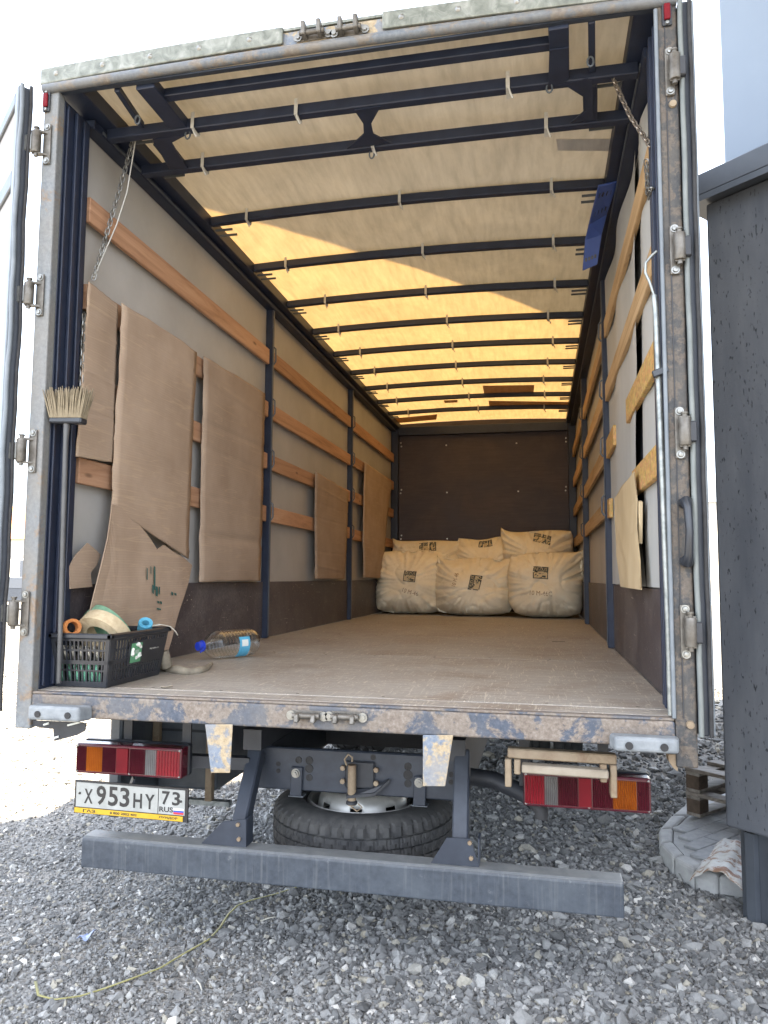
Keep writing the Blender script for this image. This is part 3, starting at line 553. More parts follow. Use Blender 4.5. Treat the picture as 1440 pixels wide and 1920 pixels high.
# -- doors
def door(o0, d, n, zt, zb, s, width=1.20):
    o0, d, n = Vector(o0), Vector(d).normalized(), Vector(n).normalized(); up = Vector((0, 0, 1))
    def slab(s0, s1, t0, t1, z0, z1): return MB().prism([o0+d*a+n*b+up*z0 for a, b in ((s0, t0), (s1, t0), (s1, t1), (s0, t1))], (0, 0, z1-z0))
    D = slab(0.002, width, -.022, .012, zb, zt).build('door', 'dark_steel', T, bevel=.004)
    for s0, s1, z0, z1 in ((.0, .055, zb, zt), (width-.06, width-.0, zb, zt), (.057, width-.062, zt-.06, zt-.002), (.057, width-.062, zb+.002, zb+.06), (.057, width-.062, zb+.86, zb+.92), (.057, width-.062, zt-.42, zt-.35)):
        slab(s0, s1, .0125, .030, z0, z1).build('frame_rail', 'grey_steel' if s0 else 'seal_rubber', D, bevel=.004)
    for z0, z1 in ((zb+.062, zb+.858), (zb+.922, zt-.422), (zt-.348, zt-.062)): slab(.057, width-.062, .0125, .018, z0, z1).build('panel', 'plywood_grey', D)
    pts = [o0+d*-.010+n*((.018 if s < 0 else -.016)+(.002*math.sin(k*1.7)+.002*math.sin(k*.6))*(1 if s < 0 else .4))+up*(zb+(zt-zb)*k/30) for k in range(31)]
    MB().tube(pts, .009, 10).build('seal', 'white_seal' if s > 0 else 'seal_rubber', D, smooth=60)
    MB().tube([p-d*.004-n*(.034 if s < 0 else -.030) for p in pts], .007, 8).build('seal_lip', 'black_rubber', D, smooth=60)
    for z in (zt-.385, zb+.89): MB().lathe([(0, .004), (.006, .004), (.008, 0)], o0+d*.3+n*.0305+up*z, n, 10).build('bolt', 'zinc', D)
door((-1.322, -.045, 0), (-.765, .644, 0), (-.644, -.765, 0), F+2.50, F-.075, -1)
door((1.293, -.004, 0), (.025, .9997, 0), (.9997, -.025, 0), F+2.50, F-.055, 1)
# -- load floor, side panels
ys_ = [.0415, .16, 1.66, 3.16, 4.66, 6.16, LEN]
for i in range(len(ys_)-1): MB().box(-1.2345, 1.2345, ys_[i]+.0015, ys_[i+1]-.0015, F-.03, F+(.0 if i else -.0015)).build('floor_panel', 'floor_ply', T, bevel=.002)
p = P(1047, 1203, 2, F); MB().box(p.x-.045, p.x+.045, p.y-.012, p.y+.012, F+.0002, F+.0012).build('floor_slot', 'black_rubber', T)
for y in (.19, 1.63, 1.70, 3.12, 3.20, 4.62, 4.70):
    for k in range(8): MB().lathe([(0, .0012), (.006, .001), (.0075, 0)], (-1.12+.32*k+random.uniform(-.02, .02), y, F+.0001), (0, 0, 1), 8).build('floor_screw', 'hinge_metal', T)
MB().box(-1.23, 1.23, .071, LEN, F-.11, F-.034).build('floor_frame', 'black_steel', T)
for s in (-1, 1):
    bays = (.236, 2.60, 5.08, 7.50) if s < 0 else (.236, 2.48, 5.06, 7.50)
    X = lambda a: s*a
    st = MB().box(min(X(1.2525), X(1.262)), max(X(1.2525), X(1.262)), .236, LEN, F-.02, F+2.56).build('side_wall', 'side_tarp' if s < 0 else 'side_tarp', T)
    for i in range(3):
        y0, y1 = bays[i]+.012, bays[i+1]-.03
        MB().box(min(X(1.2365), X(1.2515)), max(X(1.2365), X(1.2515)), y0, y1+.025, F+.001, F+.414).build('side_panel', 'panel_ply', T, bevel=.002)
        if i < 2:
            yp = bays[i+1]; ps = MB().box(min(X(1.198), X(1.252)), max(X(1.198), X(1.252)), yp-.005, yp+.040, F+.002, F+2.50).build('side_post', 'navy_glare_paint', T, bevel=.004)
            MB().box(min(X(1.194), X(1.1975)), max(X(1.194), X(1.1975)), yp+.006, yp+.028, F+.02, F+2.48).build('post_strip', 'grey_steel', ps)
            for z in (2.10, 1.70, 1.31, .915):
                MB().tube([(X(1.193), yp+.017, F+z+.09), (X(1.178), yp+.017, F+z+.075), (X(1.176), yp+.017, F+z-.02), (X(1.192), yp+.017, F+z-.045)], .006, 7).build('slat_hook', 'grey_steel', ps, smooth=60)
        for r_, z in enumerate((2.10, 1.70, 1.31, .915)):
            mt = 'osb' if (s > 0 and i == 0 and r_ > 1) else ('pine_pale' if s > 0 else 'pine'); dz = random.uniform(-.012, .012); h = .062 if mt == 'osb' else .058
            ya, yb = y0+.012, y1-.01
            if s > 0 and i == 0 and r_ == 2: segs = [(ya, 1.27), (1.95, yb)]
            elif s > 0 and i == 0 and r_ == 3: segs = [(ya, 1.08), (2.30, yb)]
            else: segs = [(ya, yb)]
            for a, b in segs:
                t0 = random.uniform(-.008, .008)
                m_ = MB().prism([(X(1.206), a, F+z-h+dz), (X(1.206), b, F+z-h+dz+t0), (X(1.206), b, F+z+h+dz+t0), (X(1.206), a, F+z+h+dz)], (X(.024), 0, 0)); m_.build('side_slat', mt, T, bevel=.003)
    ct = MB().box(min(X(1.13), X(1.27)), max(X(1.13), X(1.27)), .05, LEN, F+2.520, F+2.600).build('roof_rail', 'navy_glare_paint', T, bevel=.005)
    MB().box(min(X(1.185), X(1.252)), max(X(1.185), X(1.252)), .236, LEN, F+2.475, F+2.518).build('rail_track', 'navy_glare_paint', ct, bevel=.004)
    MB().box(min(X(1.180), X(1.1845)), max(X(1.180), X(1.1845)), .3, LEN, F+2.484, F+2.496).build('rail_edge', 'grey_steel', ct)
    MB().box(min(X(1.15), X(1.2495)), max(X(1.15), X(1.2495)), LEN-.10, LEN-.003, F+.002, F+2.518).build('front_corner_post', 'navy_glare_paint', T, bevel=.006)
# right bay lining: pale sheets with a dark slit between them
mb = MB().grid(lambda u, v: (1.2315-.010*math.sin(u*9+v*2)*v, .245+.60*u+.02*math.sin(v*7), F+.42+2.04*v), 10, 12); mb.build('lining_sheet', 'lining_tarp', T, smooth=60)
gap_ = lambda v: 0.86+.17*max(0, math.sin(math.pi*min(v/.50, 1)))**1.2*(1 if v < .5 else 0)
mb = MB().grid(lambda u, v: (1.2312-.012*math.sin(u*11+v*3)*v-.012*(1-u)*math.sin(3*v), gap_(v)+u*(2.455-gap_(v)), F+.42+2.04*v), 18, 40); mb.build('lining_sheet', 'lining_tarp', T, smooth=60)
MB().box(1.2505, 1.252, .80, 1.45, F+.416, F+1.60).build('dark_backing', 'dark_sheet', T)  # near-black sheet added behind the slit to make it dark
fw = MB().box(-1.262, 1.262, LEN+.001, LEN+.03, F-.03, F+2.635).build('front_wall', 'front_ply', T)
for x in (-1.12, -.48, .48, 1.12):
    for z in (.35, .98, 1.62, 2.28):
        for dz in ((0, .05) if abs(x) > 1 else (0,)): MB().lathe([(0, -.004), (.009, -.003), (.012, 0)], (x+random.uniform(-.01, .01), LEN-.0005, F+z+dz), (0, 1, 0), 8).build('rivet', 'rivet_metal', fw)
MB().box(-1.149, 1.149, LEN-.09, LEN-.031, F+2.42, F+2.54).build('front_beam', 'navy_glare_paint', T, bevel=.005)
# -- roof bows, ties, tarpaulin
bz = lambda x, a=.028, z0=2.556: F+z0+a*(1-(x/1.2)**2)
def strip(x0, x1, y, wy, h, n=16, dz=0, a=.028, z0=2.556):
    m_ = MB(); vs = []
    for i in range(n+1):
        x = x0+(x1-x0)*i/n; z = bz(x, a, z0)+dz; vs += [(x, y-wy/2, z-h/2), (x, y+wy/2, z-h/2), (x, y+wy/2, z+h/2), (x, y-wy/2, z+h/2)]
    return m_.add(vs, [(0, 1, 2, 3), tuple(4*n+k for k in (3, 2, 1, 0))] + [(4*i+k, 4*i+4+k, 4*i+4+(k+1) % 4, 4*i+(k+1) % 4) for i in range(n) for k in range(4)])
BY = [.345, .655, 1.345, 2.03, 2.73, 3.39, 4.06, 4.72, 5.38, 6.04, 6.70]
bowm = strip(-1.129, 1.129, 0, .042, .048).mesh('roof_bow'); bowf = strip(-1.18, 1.18, 0, .046, .05, a=.004, z0=2.498).mesh('roof_bow')
slm = MB().box(-.055, .055, -.004, .004, -.006, .006).mesh('bow_slide')
tiem = MB().add(*(lambda w_: ([(-.008, -.030, .045), (.008, -.030, .045), (.008, -.034, -.030), (-.008, -.034, -.030), (-.008, .030, -.036), (.008, .030, -.036), (.008, .03, .04), (-.008, .03, .04)], [(0, 1, 2, 3), (3, 2, 5, 4), (4, 5, 6, 7)]))(0)).mesh('tie_strap')
taim = MB().tube([(0, -.034, -.03), (.006, -.036, -.055), (.016, -.03, -.075)], .004, 6).mesh('tie_tail')
for k, y in enumerate(BY):
    o = put('roof_bow', bowm if k > 1 else bowf, 'navy_glare_paint', T, (0, y, 0), bevel=.004); zb_ = (lambda x: bz(x)) if k > 1 else (lambda x: bz(x, .004, 2.498))
    for s in (-1, 1):
        for dy in (.05, .12):
            a = put('bow_slide', slm, 'grey_steel', o, (s*1.07, y+dy, F+2.53))
    for x in ((-.85, 0, .86) if k else (-.72, -.22, .62)):
        x += random.uniform(-.05, .05); t = put('tie_strap', tiem, 'white_strap', o, (x, y, zb_(x)), solid=.0015); put('tie_tail', taim, 'white_strap', t, (x+.004, y, zb_(x)))
zp = F+2.505
def bar(u0, v0, u1, v1, wdt, h=.04, mt='navy_glare_paint', nm='roof_bar'): return MB().beam(P(u0, v0, 2, zp), P(u1, v1, 2, zp), wdt, h).build(nm, mt, T, bevel=.003)
bar(272, 155, 340, 238, .085, .05); bar(219, 165, 266, 235, .024, .03); bar(298, 262, 338, 312, .06, .05)
bar(1047, 42, 1050, 152, .075, .05); bar(1109, 36, 1110, 130, .026, .03); bar(1106, 150, 1107, 220, .06, .05)
a, b = P(300, 182, 2, zp), P(1040, 86, 2, zp); strip(-.80, .84, .14, .045, .036, a=.002, z0=2.513).build('roof_bar', 'navy_glare_paint', T, bevel=.003)
for poly in (((664, 207), (714, 200), (696, 232), (700, 252), (732, 268), (650, 280), (682, 252), (681, 232)), ((1030, 95), (1066, 90), (1064, 152), (1028, 158)),
             ((1035, 163), (1100, 148), (1112, 150), (1112, 224), (1068, 232), (1097, 208), (1097, 184), (1062, 162)), ((286, 262), (352, 252), (322, 268), (342, 302), (352, 316), (318, 318))):
    MB().prism([P(u, v, 2, zp-.032) for u, v in poly], (0, 0, .006)).build('gusset_plate', 'navy_glare_paint', T)
for u, v in ((258, 220), (1107, 110), (697, 285), (352, 248), (1030, 160)):
    p = P(u, v, 2, zp-.03); MB().tube([p+Vector((.012*math.cos(t), 0, .02*math.sin(t)-.012)) for t in [k*math.pi/6 for k in range(13)]], .004, 6).build('ring', 'grey_steel', T)
def roofz(x, y):
    ph = 0
    for i in range(len(BY)-1):
        if BY[i] <= y <= BY[i+1]: ph = math.sin(math.pi*(y-BY[i])/(BY[i+1]-BY[i]))
    if y < .10: return F+2.600+hx(x)+.001
    return F+2.592+.030*(1-(min(abs(x), 1.2)/1.2)**2) + (.008 + .010*mnoise.noise((x*1.5, y*2.2, 3)) + .006*mnoise.noise((x*4+y*2.5, y*5-x*2, 7)))*ph
tp = MB().grid(lambda u, v: (-1.265+2.53*u, .05+(LEN-.05)*v, roofz(-1.265+2.53*u, .05+(LEN-.05)*v)), 60, 180).build('roof_tarpaulin', 'roof_tarp', T, smooth=80)
for px in (((905, 727), (1002, 724), (1000, 742), (908, 742)), ((916, 755), (1088, 752), (1088, 766), (918, 768)), ((738, 783), (820, 778), (818, 788), (742, 792)), ((832, 754), (858, 753), (858, 758), (834, 759)), ((815, 767), (850, 765), (846, 770), (815, 771))):
    q = [P(u, v, 2, F+2.60) for u, v in px]; q = [Vector((p.x, p.y, roofz(p.x, p.y)-.006)) for p in q]
    MB().add(q, [(0, 1, 2, 3)]).build('tarpaulin_patch', 'tarp_patch', tp)
for px in (((1043, 264), (1160, 258), (1158, 282), (1046, 286)), ((1150, 245), (1186, 243), (1170, 340), (1148, 338))):
    q = [P(u, v, 2, F+2.60) for u, v in px]; q = [Vector((p.x, p.y, roofz(p.x, p.y)-.005)) for p in q]
    MB().add(q, [(0, 1, 2, 3)]).build('tape_strip', 'tape_tarp', tp)
# -- chassis
for s in (-1, 1): MB().box(s*.43-.032, s*.43+.032, .562, 7.9, .622, .822).build('chassis_rail', 'black_steel', T, bevel=.006)
cm = MB().box(-.462, .462, .530, .560, .632, .812).build('cross_member', 'dark_steel', T, bevel=.006)
for u, v, r_ in ((560, 1425, .012), (580, 1426, .014), (580, 1441, .015), (580, 1458, .012), (522, 1432, .007), (522, 1445, .007), (765, 1437, .013), (765, 1453, .017), (765, 1469, .013), (846, 1452, .008), (846, 1466, .008), (700, 1420, .009)):
    p = P(u, v, 1, .53); MB().lathe([(0, .0005), (r_, .0005), (r_, -.0012), (r_+.003, -.0012), (r_+.003, .001)], (p.x, .5285, p.z), (0, 1, 0), 16).build('hole', 'black_rubber', cm)
for y in (1.4, 2.6, 4.2, 5.8, 7.2): MB().box(-.396, .396, y, y+.05, .64, .80).build('cross_member', 'black_steel', T)
for y in np.arange(.45, 7.4, .42): MB().box(-1.2, 1.2, float(y), float(y)+.05, F-.19, F-.112).build('floor_joist', 'black_steel', T)
for s in (-1, 1): MB().box(s*.43-.04, s*.43+.04, .40, 7.6, .824, F-.192).build('sub_frame', 'black_steel', T)
# underrun bar
a = P(153, 1572, 1, .2); b = P(1170, 1660, 1, .2)
ub = MB().prism([(a.x, .20, .366), (a.x, .20, .478), (a.x, .212, .488), (a.x, .292, .488), (a.x, .30, .48), (a.x, .30, .366)], (b.x-a.x, 0, 0)).build('underrun_bar', 'bar_steel', T, bevel=.006, segs=2)
for s, pts, leg in ((-1, ((378, 1583), (418, 1540), (462, 1536), (462, 1592)), ((-.437, .275, .489), (-.445, .50, .80))), (1, ((808, 1620), (838, 1570), (882, 1572), (899, 1630)), ((.462, .275, .489), (.455, .44, .86)))):
    q = [P(u, v, 1, .232) for u, v in pts]; q[0].z = q[3].z = .489
    gp = slotplate([(p.x, p.z) for p in q], .228, .234).build('gusset', 'dark_steel', T)
    MB().box(q[3].x-.006, q[3].x, .2345, .30, .489, q[2].z).build('flange', 'dark_steel', gp)
    for dx, dz in ((-.035, .085), (-.03, .03)): MB().lathe([(0, -.008), (.008, -.008), (.009, 0)], (q[3].x+dx, .2275, .489+dz), (0, 1, 0), 6).build('bolt', 'rusty_tan', gp)
    lg = MB().beam(leg[0], leg[1], .062, .062, (0, 1, .4)).build('underrun_leg', 'dark_steel', T, bevel=.006)
# spare wheel lying flat under the rear
sw = Vector((-.05, .855, .43)); NSEG = 336
prof = [(.262, .09), (.285, .112), (.325, .119), (.350, .117), (.376, .108), (.396, .097), (.409, .086), (.415, .070), (.4165, .050), (.4165, .0485), (.4165, .0425), (.4165, .041), (.418, .022), (.418, .0035), (.418, .002), (.418, -.002), (.418, -.0035), (.418, -.022), (.4165, -.041), (.4165, -.0425), (.4165, -.0485), (.4165, -.050), (.415, -.070), (.409, -.086), (.396, -.097), (.350, -.117), (.325, -.119), (.285, -.112), (.262, -.09)]
tm = MB(); m_ = len(prof)
for k in range(NSEG):
    a = 2*math.pi*k/NSEG
    for i, (r_, h) in enumerate(prof):
        g = 0
        if i in (9, 10, 19, 20): g = .013
        elif i in (14, 15): g = .010
        elif i in (5, 6, 7, 8, 21, 22, 23, 24) and (k+(1 if i in (7, 22) else 0)) % 7 in (0, 1): g = .014 if i != 5 else .007
        elif i in (11, 12, 13, 16, 17, 18) and (k+i*2+(3 if i > 14 else 0)) % 7 == 0: g = .009
        aa = a+(.006 if 11 <= i <= 13 else 0)
        tm.v.append((sw.x+(r_-g)*math.cos(aa), sw.y+(r_-g)*math.sin(aa), sw.z+h))
for k in range(NSEG):
    j = (k+1) % NSEG
    for i in range(m_): tm.f.append((k*m_+i, j*m_+i, j*m_+(i+1) % m_, k*m_+(i+1) % m_))
ty = tm.build('spare_tyre', 'tyre_rubber', T, smooth=22)
rp = [(.05, .150), (.125, .152), (.165, .150), (.185, .140), (.205, .105), (.213, .070), (.218, .03), (.236, .015), (.243, .06), (.246, .098), (.256, .104), (.262, .092)]
rm = MB().lathe(rp, sw, (0, 0, 1), 96, skip=lambda k, i: i == 4 and (k % 12) in (0, 1, 2, 11)).build('rim', 'rim_silver', ty, smooth=35, solid=.005)
MB().lathe([(.05, .10), (.2, .02), (.2, .0)], sw, (0, 0, 1), 32).build('rim_back', 'black_steel', ty)
for k in range(6):
    a = k*math.pi/3+.3; MB().lathe([(0, .006), (.012, .005), (.014, 0)], sw+Vector((.13*math.cos(a), .13*math.sin(a), .1545)), (0, 0, 1), 10).build('stud_hole', 'black_steel', ty)
# winch that holds the spare
wn = MB().box(-.055, .075, .515, .5285, .66, .775).build('spare_winch', 'black_steel', T, bevel=.01)
p = P(660, 1450, 1, .49); MB().cyl((p.x, .49, .60), (p.x, .49, .765), .018, 14).build('shaft', 'rusty_tan', wn, smooth=50)
MB().lathe([(0, .0), (.012, .0), (.012, -.04), (.024, -.05), (.024, -.06), (0, -.06)], (p.x, .49, .665), (0, 0, 1), 12).build('collar', 'black_steel', wn, smooth=40)
MB().prism([(p.x-.02, .47, .63), (p.x+.10, .48, .645), (p.x+.16, .5, .70), (p.x+.15, .51, .70), (p.x+.09, .5, .66), (p.x-.02, .5, .645)], (0, 0, .012)).build('arm', 'black_steel', wn)
MB().tube([(p.x-.02, .475, .765), (p.x-.028, .47, .79), (p.x-.012, .47, .812), (p.x+.006, .47, .80), (p.x+.004, .475, .782)], .004, 7).build('hook', 'rusty_tan', wn, smooth=60)
MB().tube([(p.x, .475, .60), (p.x+.03, .46, .585), (p.x+.05, .47, .60), (p.x+.03, .48, .61)], .003, 6).build('wire', 'rusty_tan', wn)
for dx in (-.045, .10):
    for z in (.69, .745): MB().lathe([(0, -.014), (.011, -.014), (.012, 0)], (p.x+dx, .514, z), (0, 1, 0), 6).build('bolt', 'rusty_tan', wn)
for u0, vt, vb in ((557, 1450, 1492), (788, 1468, 1510)):
    a, b = P(u0, vt, 1, .52), P(u0-2, vb, 1, .52); tb = MB().prism([(a.x-.026, .514, a.z+.028), (a.x+.026, .514, a.z+.028), (a.x+.022, .514, b.z), (a.x-.03, .514, b.z)], (0, .008, 0)).build('spare_tab', 'dark_steel', T, bevel=.003)
    MB().box(a.x-.036, a.x+.03, .514, .56, b.z-.004, b.z).build('foot', 'grey_steel', tb)
    MB().lathe([(0, -.02), (.008, -.02), (.008, -.012), (.015, -.012), (.015, -.002), (.02, -.002), (.02, 0)], (a.x-.004, .5135, a.z+.002), (0, 1, 0), 12).build('bolt', 'zinc', tb, smooth=35)
# rear axle
for s in (-1, 1):
    for x in (.72, .98):
        MB().lathe([(.25, -.11), (.40, -.115), (.425, -.085), (.43, -.04), (.418, -.035), (.418, -.025), (.43, -.02), (.43, .02), (.418, .025), (.418, .035), (.43, .04), (.425, .085), (.40, .115), (.25, .11)], (s*x, 4.15, .425), (1, 0, 0), 48, close=True).build('rear_wheel', 'tyre_rubber', T, smooth=35)
    MB().box(min(s*.60, s*1.12), max(s*.60, s*1.12), 3.60, 3.612, .30, .86).build('mud_flap', 'black_rubber', T)
MB().cyl((-1.05, 4.15, .425), (1.05, 4.15, .425), .085, 20).build('rear_axle', 'black_steel', T, smooth=50)
MB().lathe([(0, -.16), (.12, -.14), (.17, 0), (.12, .14), (0, .16)], (0, 4.15, .43), (1, 0, 0), 24).build('differential', 'black_steel', T, smooth=60)
MB().tube([(0, 4.0, .45), (0, 1.2+6, .55)], .05, 14).build('drive_shaft', 'black_steel', T, smooth=60)
MB().lathe([(0, -.35), (.17, -.34), (.19, -.30), (.19, .30), (.17, .34), (0, .35)], (.0, 2.2, .83), (1, 0, 0), 28).build('air_tank', 'render_white', T, smooth=40)
# tail lamps
def lamp(px, segs, y=.30):
    (u0, t0, b0), (u1, t1, b1) = px; a = P(u0, t0, 1, y); b = P(u1, b1, 1, y); zt = (P(u0, t0, 1, y).z+P(u1, t1, 1, y).z)/2; zb = (P(u0, b0, 1, y).z+P(u1, b1, 1, y).z)/2
    L_ = MB().box(a.x, b.x, y+.012, y+.075, zb, zt).build('tail_lamp', 'lens_red', T, bevel=.008, segs=2)
    for ua, ub, mt, ribs in segs:
        xa_, xb_ = a.x+(b.x-a.x)*(ua-u0)/(u1-u0), a.x+(b.x-a.x)*(ub-u0)/(u1-u0); h0, h1 = zb+.012, zt-.012; m_ = MB()
        if ribs:
            k = ribs
            for i in range(k): w_ = (xb_-xa_)/k; m_.prism([(xa_+w_*i+.0004, y+.0105, h0), (xa_+w_*(i+.5), y+.004, h0), (xa_+w_*(i+1)-.0004, y+.0105, h0)], (0, 0, h1-h0))
        else: m_.box(xa_+.001, xb_-.001, y+.005 if 'refl' in mt else y+.008, y+.0115, h0, h1)
        m_.build('reflector' if 'refl' in mt else 'lens', mt, L_)
    for ux, zz in ((.02, zt-.010), (.02, zb+.010), (.52, zb+.010), (.98, zt-.010), (.98, zb+.010)): MB().lathe([(0, -.004), (.004, -.003), (.005, 0)], (a.x+(b.x-a.x)*ux, y+.0115, zz), (0, 1, 0), 8).build('screw', 'zinc', L_)
    MB().box(a.x-.002, b.x+.002, y+.0755, y+.11, zb-.002, zt+.004).build('housing', 'black_plastic', L_, bevel=.006)
lamp(((140, 1394, 1449), (337, 1405, 1465)), [(142, 161, 'lens_red', 6), (161, 191, 'lens_amber', 9), (191, 216, 'lens_red', 8), (218, 240, 'reflector_red', 0), (242, 271, 'lens_red', 9), (271, 291, 'lens_clear', 6), (291, 334, 'lens_bright_red', 8)])
lamp(((981, 1447, 1513), (1223, 1463, 1529)), [(984, 1022, 'lens_bright_red', 7), (1022, 1048, 'lens_clear', 7), (1048, 1086, 'lens_red', 9), (1087, 1112, 'reflector_red', 0), (1114, 1152, 'lens_red', 9), (1152, 1196, 'lens_amber', 12), (1197, 1220, 'lens_red', 5)])
MB().tube([(.47, .52, .74), (.58, .50, .735), (.70, .44, .705), (.735, .40, .69)], .034, 14).build('lamp_arm', 'black_steel', T, smooth=60)
MB().tube([(.735, .40, .69), (.765, .385, .66), (.76, .38, .63)], .028, 14).build('lamp_arm', 'black_rubber', T, smooth=60)
MB().beam((-.46, .46, .755), (-.78, .42, .76), .05, .05).build('lamp_arm', 'black_steel', T)
MB().beam((-.95, .36, .69), (-.97, .345, .62), .05, .008).build('plate_hanger', 'black_steel', T)
for x in (-1.02, -.74): MB().box(x-.02, x+.02, .42, .43, .78, F-.112).build('lamp_hanger', 'black_steel', T)
for x in (.70, 1.0): MB().box(x-.02, x+.02, .42, .43, .74, F-.112).build('lamp_hanger', 'black_steel', T)
# number plate
y = .295; a, b, c_ = P(141, 1461, 1, y), P(353, 1478, 1, y), P(141, 1521, 1, y); W_, H_ = b.x-a.x, a.z-c_.z+.004; tilt = (b.z-a.z)/W_
org = a + Vector((0, 0, -.002)); pf = lambda x, z, d=0: org + Vector((x, -d, tilt*x-H_+z))
def plq(nm, x0, x1, z0, z1, d0, d1, mt, par): return MB().prism([pf(x, z, d0) for x, z in ((x0, z0), (x1, z0), (x1, z1), (x0, z1))], (0, -(d1-d0), 0)).build(nm, mt, par)
fr = plq('number_plate', 0, W_, 0, H_, -.008, .0, 'plate_black', T); fr.name = 'number_plate'
pt = plq('plate_face', .009, W_-.012, .026, H_-.006, .0005, .0025, 'plate_white', fr); plq('dealer_strip', .004, W_-.02, .003, .0235, .0005, .003, 'plate_yellow', fr)
pw, ph_ = W_-.021, H_-.032; fx = lambda x: .009+pw*x
plq('divider', fx(.758), fx(.764), .028, H_-.008, .0026, .0032, 'plate_black', fr)
for z0, z1, x0, x1 in ((.026, .0275, .009, W_-.012), (H_-.0075, H_-.006, .009, W_-.012)): plq('border', x0, x1, z0, z1, .0026, .0032, 'plate_black', fr)
def ptx(body, xc, zc, wd, ht, mt='plate_black'): lettering('lettering', body, .1, wd, mt, fr, lambda x, z: pf(fx(xc)+x, .026+ph_*zc+z, .0034), ht, bold=.022)
for ch, xc, ht, wd, zc in (('X', .118, .060, .040, .46), ('9', .237, .080, .045, .53), ('5', .348, .080, .045, .53), ('3', .455, .080, .045, .53), ('H', .575, .060, .040, .44), ('Y', .685, .060, .044, .44)): ptx(ch, xc, zc, wd, ht)
ptx('7', .830, .64, .036, .055); ptx('3', .922, .64, .036, .055); ptx('RUS', .835, .20, .062, .021)
for i, mt in enumerate(('flag_white', 'flag_blue', 'flag_red')): plq('flag_stripe', fx(.90), fx(.99), .026+ph_*(.27-.075*(i+1)), .026+ph_*(.27-.075*i), .0028, .0033, mt, fr)
for xc in (.035, .965): MB().lathe([(0, .003), (.0045, .003), (.0055, 0)], pf(fx(xc), .026+ph_*.55, .003), (0, -1, 0), 10).build('screw', 'plate_black', fr)
def stx(body, xc, wd, ht): lettering('lettering', body, .1, wd, 'plate_black', fr, lambda x, z: pf(.004+(W_-.024)*xc+x, .0133+z, .0036), ht, bold=.03)
stx('ГАЗ', .14, .058, .013); stx('8 800 2002 402', .46, .125, .010); stx('ЛУИДОР', .87, .085, .011)
# tool box and tan steelwork under the bed
tb = MB().box(-1.12, -.80, .88, 1.75, .50, .93).build('tool_box', 'grey_steel', T, bevel=.015, segs=2)
for z in (.62, .78): MB().box(-1.118, -.802, .8765, .8795, z, z+.012).build('rib', 'black_steel', tb)
MB().box(-1.19, -1.13, .55, 1.8, .45, .93).build('side_guard', 'grey_steel', T, bevel=.01)
for (p0, p1) in (((-1.125, .85, .955), (-.80, .85, .955)), ((-1.11, .85, .955), (-1.11, .85, .64)), ((-.80, .80, .97), (-.80, .80, .48))): MB().beam(p0, p1, .035, .035, (0, 1, .01)).build('bracket_tube', 'rusty_tan', T, bevel=.003)
MB().box(-.98, -.70, .80, .84, .455, .478).build('bracket_tube', 'galvanised', T)
a, b = P(952, 1400, 1, .12), P(1155, 1414, 1, .12)
stp = MB().beam((a.x, .12, a.z-.018), (b.x, .12, a.z-.022), .045, .034).build('folding_step', 'rusty_tan', T, bevel=.004)
MB().beam((a.x+.05, .09, a.z-.062), (b.x-.03, .09, a.z-.066), .05, .028).build('tread', 'step_pale', stp, bevel=.004)
for x, zl in ((a.x+.002, .095), (a.x+.034, .05), (b.x-.012, .11), (b.x-.045, .06)): MB().box(x-.011, x+.011, .085, .145, a.z-.037-zl, a.z-.0365).build('strut', 'rusty_tan', stp, bevel=.003)

# ================================================================ things in and on the truck
def sheet(name, label, cat, px, x, mat='cardboard', bow=.012, group=None, nu=14, nv=90, seed=0, fold=None, prints=()):
    q = [P(u, v, 0, x) for u, v in px]; sg = -1 if x > 0 else 1; rr_ = random.Random(seed); crs = [(rr_.uniform(.08, .95), rr_.uniform(-.04, .06)) for _ in range(5)]
    def fn(u, v):
        p = q[0].lerp(q[1], u).lerp(q[3].lerp(q[2], u), v)
        e = .010*mnoise.noise((u*5+seed, v*9, seed)) if min(u, 1-u, v, 1-v) < .02 else 0
        d = bow*(math.sin(math.pi*u)*.6+.8*mnoise.noise((u*1.6+seed, v*2.1, seed*1.3)))
        for cv, cs in crs: d += .0045*math.exp(-((v-cv-cs*u)/.008)**2)*(1 if int(cv*100) % 2 else -.8)
        if fold: d -= .012*math.exp(-((v-fold)/.02)**2)
        return Vector((p.x+sg*(.004+max(d, -.004)), p.y+e, p.z+e*.8))
    o = MB().grid(fn, nu, nv).build(name, mat, solid=.005, smooth=45)
    tag(o, label, cat, group)
    for (u0, v0, u1, v1) in prints:
        MB().grid(lambda a, b: fn(u0+(u1-u0)*a, v0+(v1-v0)*b)+Vector((sg*.0035, 0, 0)), 3, 3).build('print_mark', 'print_green', o)
    return o
G_ = 'cardboard sheets standing along the left wall'
sheet('cardboard_sheet', 'narrow tall brown cardboard sheet behind the broom at the left wall', 'cardboard', ((163, 528), (221, 574), (210, 868), (140, 856)), -1.192, seed=1, group=G_)
sheet('cardboard_sheet', 'largest tall cardboard sheet between two narrower ones on the left wall', 'cardboard', ((224, 568), (367, 661), (352, 1048), (204, 955)), -1.182, seed=2, group=G_, bow=.018)
sheet('cardboard_sheet', 'tall cardboard sheet with a fold line low down next to the first side post', 'cardboard', ((381, 668), (495, 738), (487, 1089), (372, 1091)), -1.190, seed=3, group=G_, fold=.80)
sheet('cardboard_sheet', 'short cardboard sheet in the middle bay between slats', 'cardboard', ((590, 885), (653, 923), (645, 1086), (590, 1085)), -1.185, seed=4, group=G_)
sheet('cardboard_sheet', 'narrow cardboard strip on the left wall closest to the sacks', 'cardboard', ((683, 866), (732, 906), (716, 1085), (679, 1083)), -1.180, seed=5, group=G_, bow=.03)
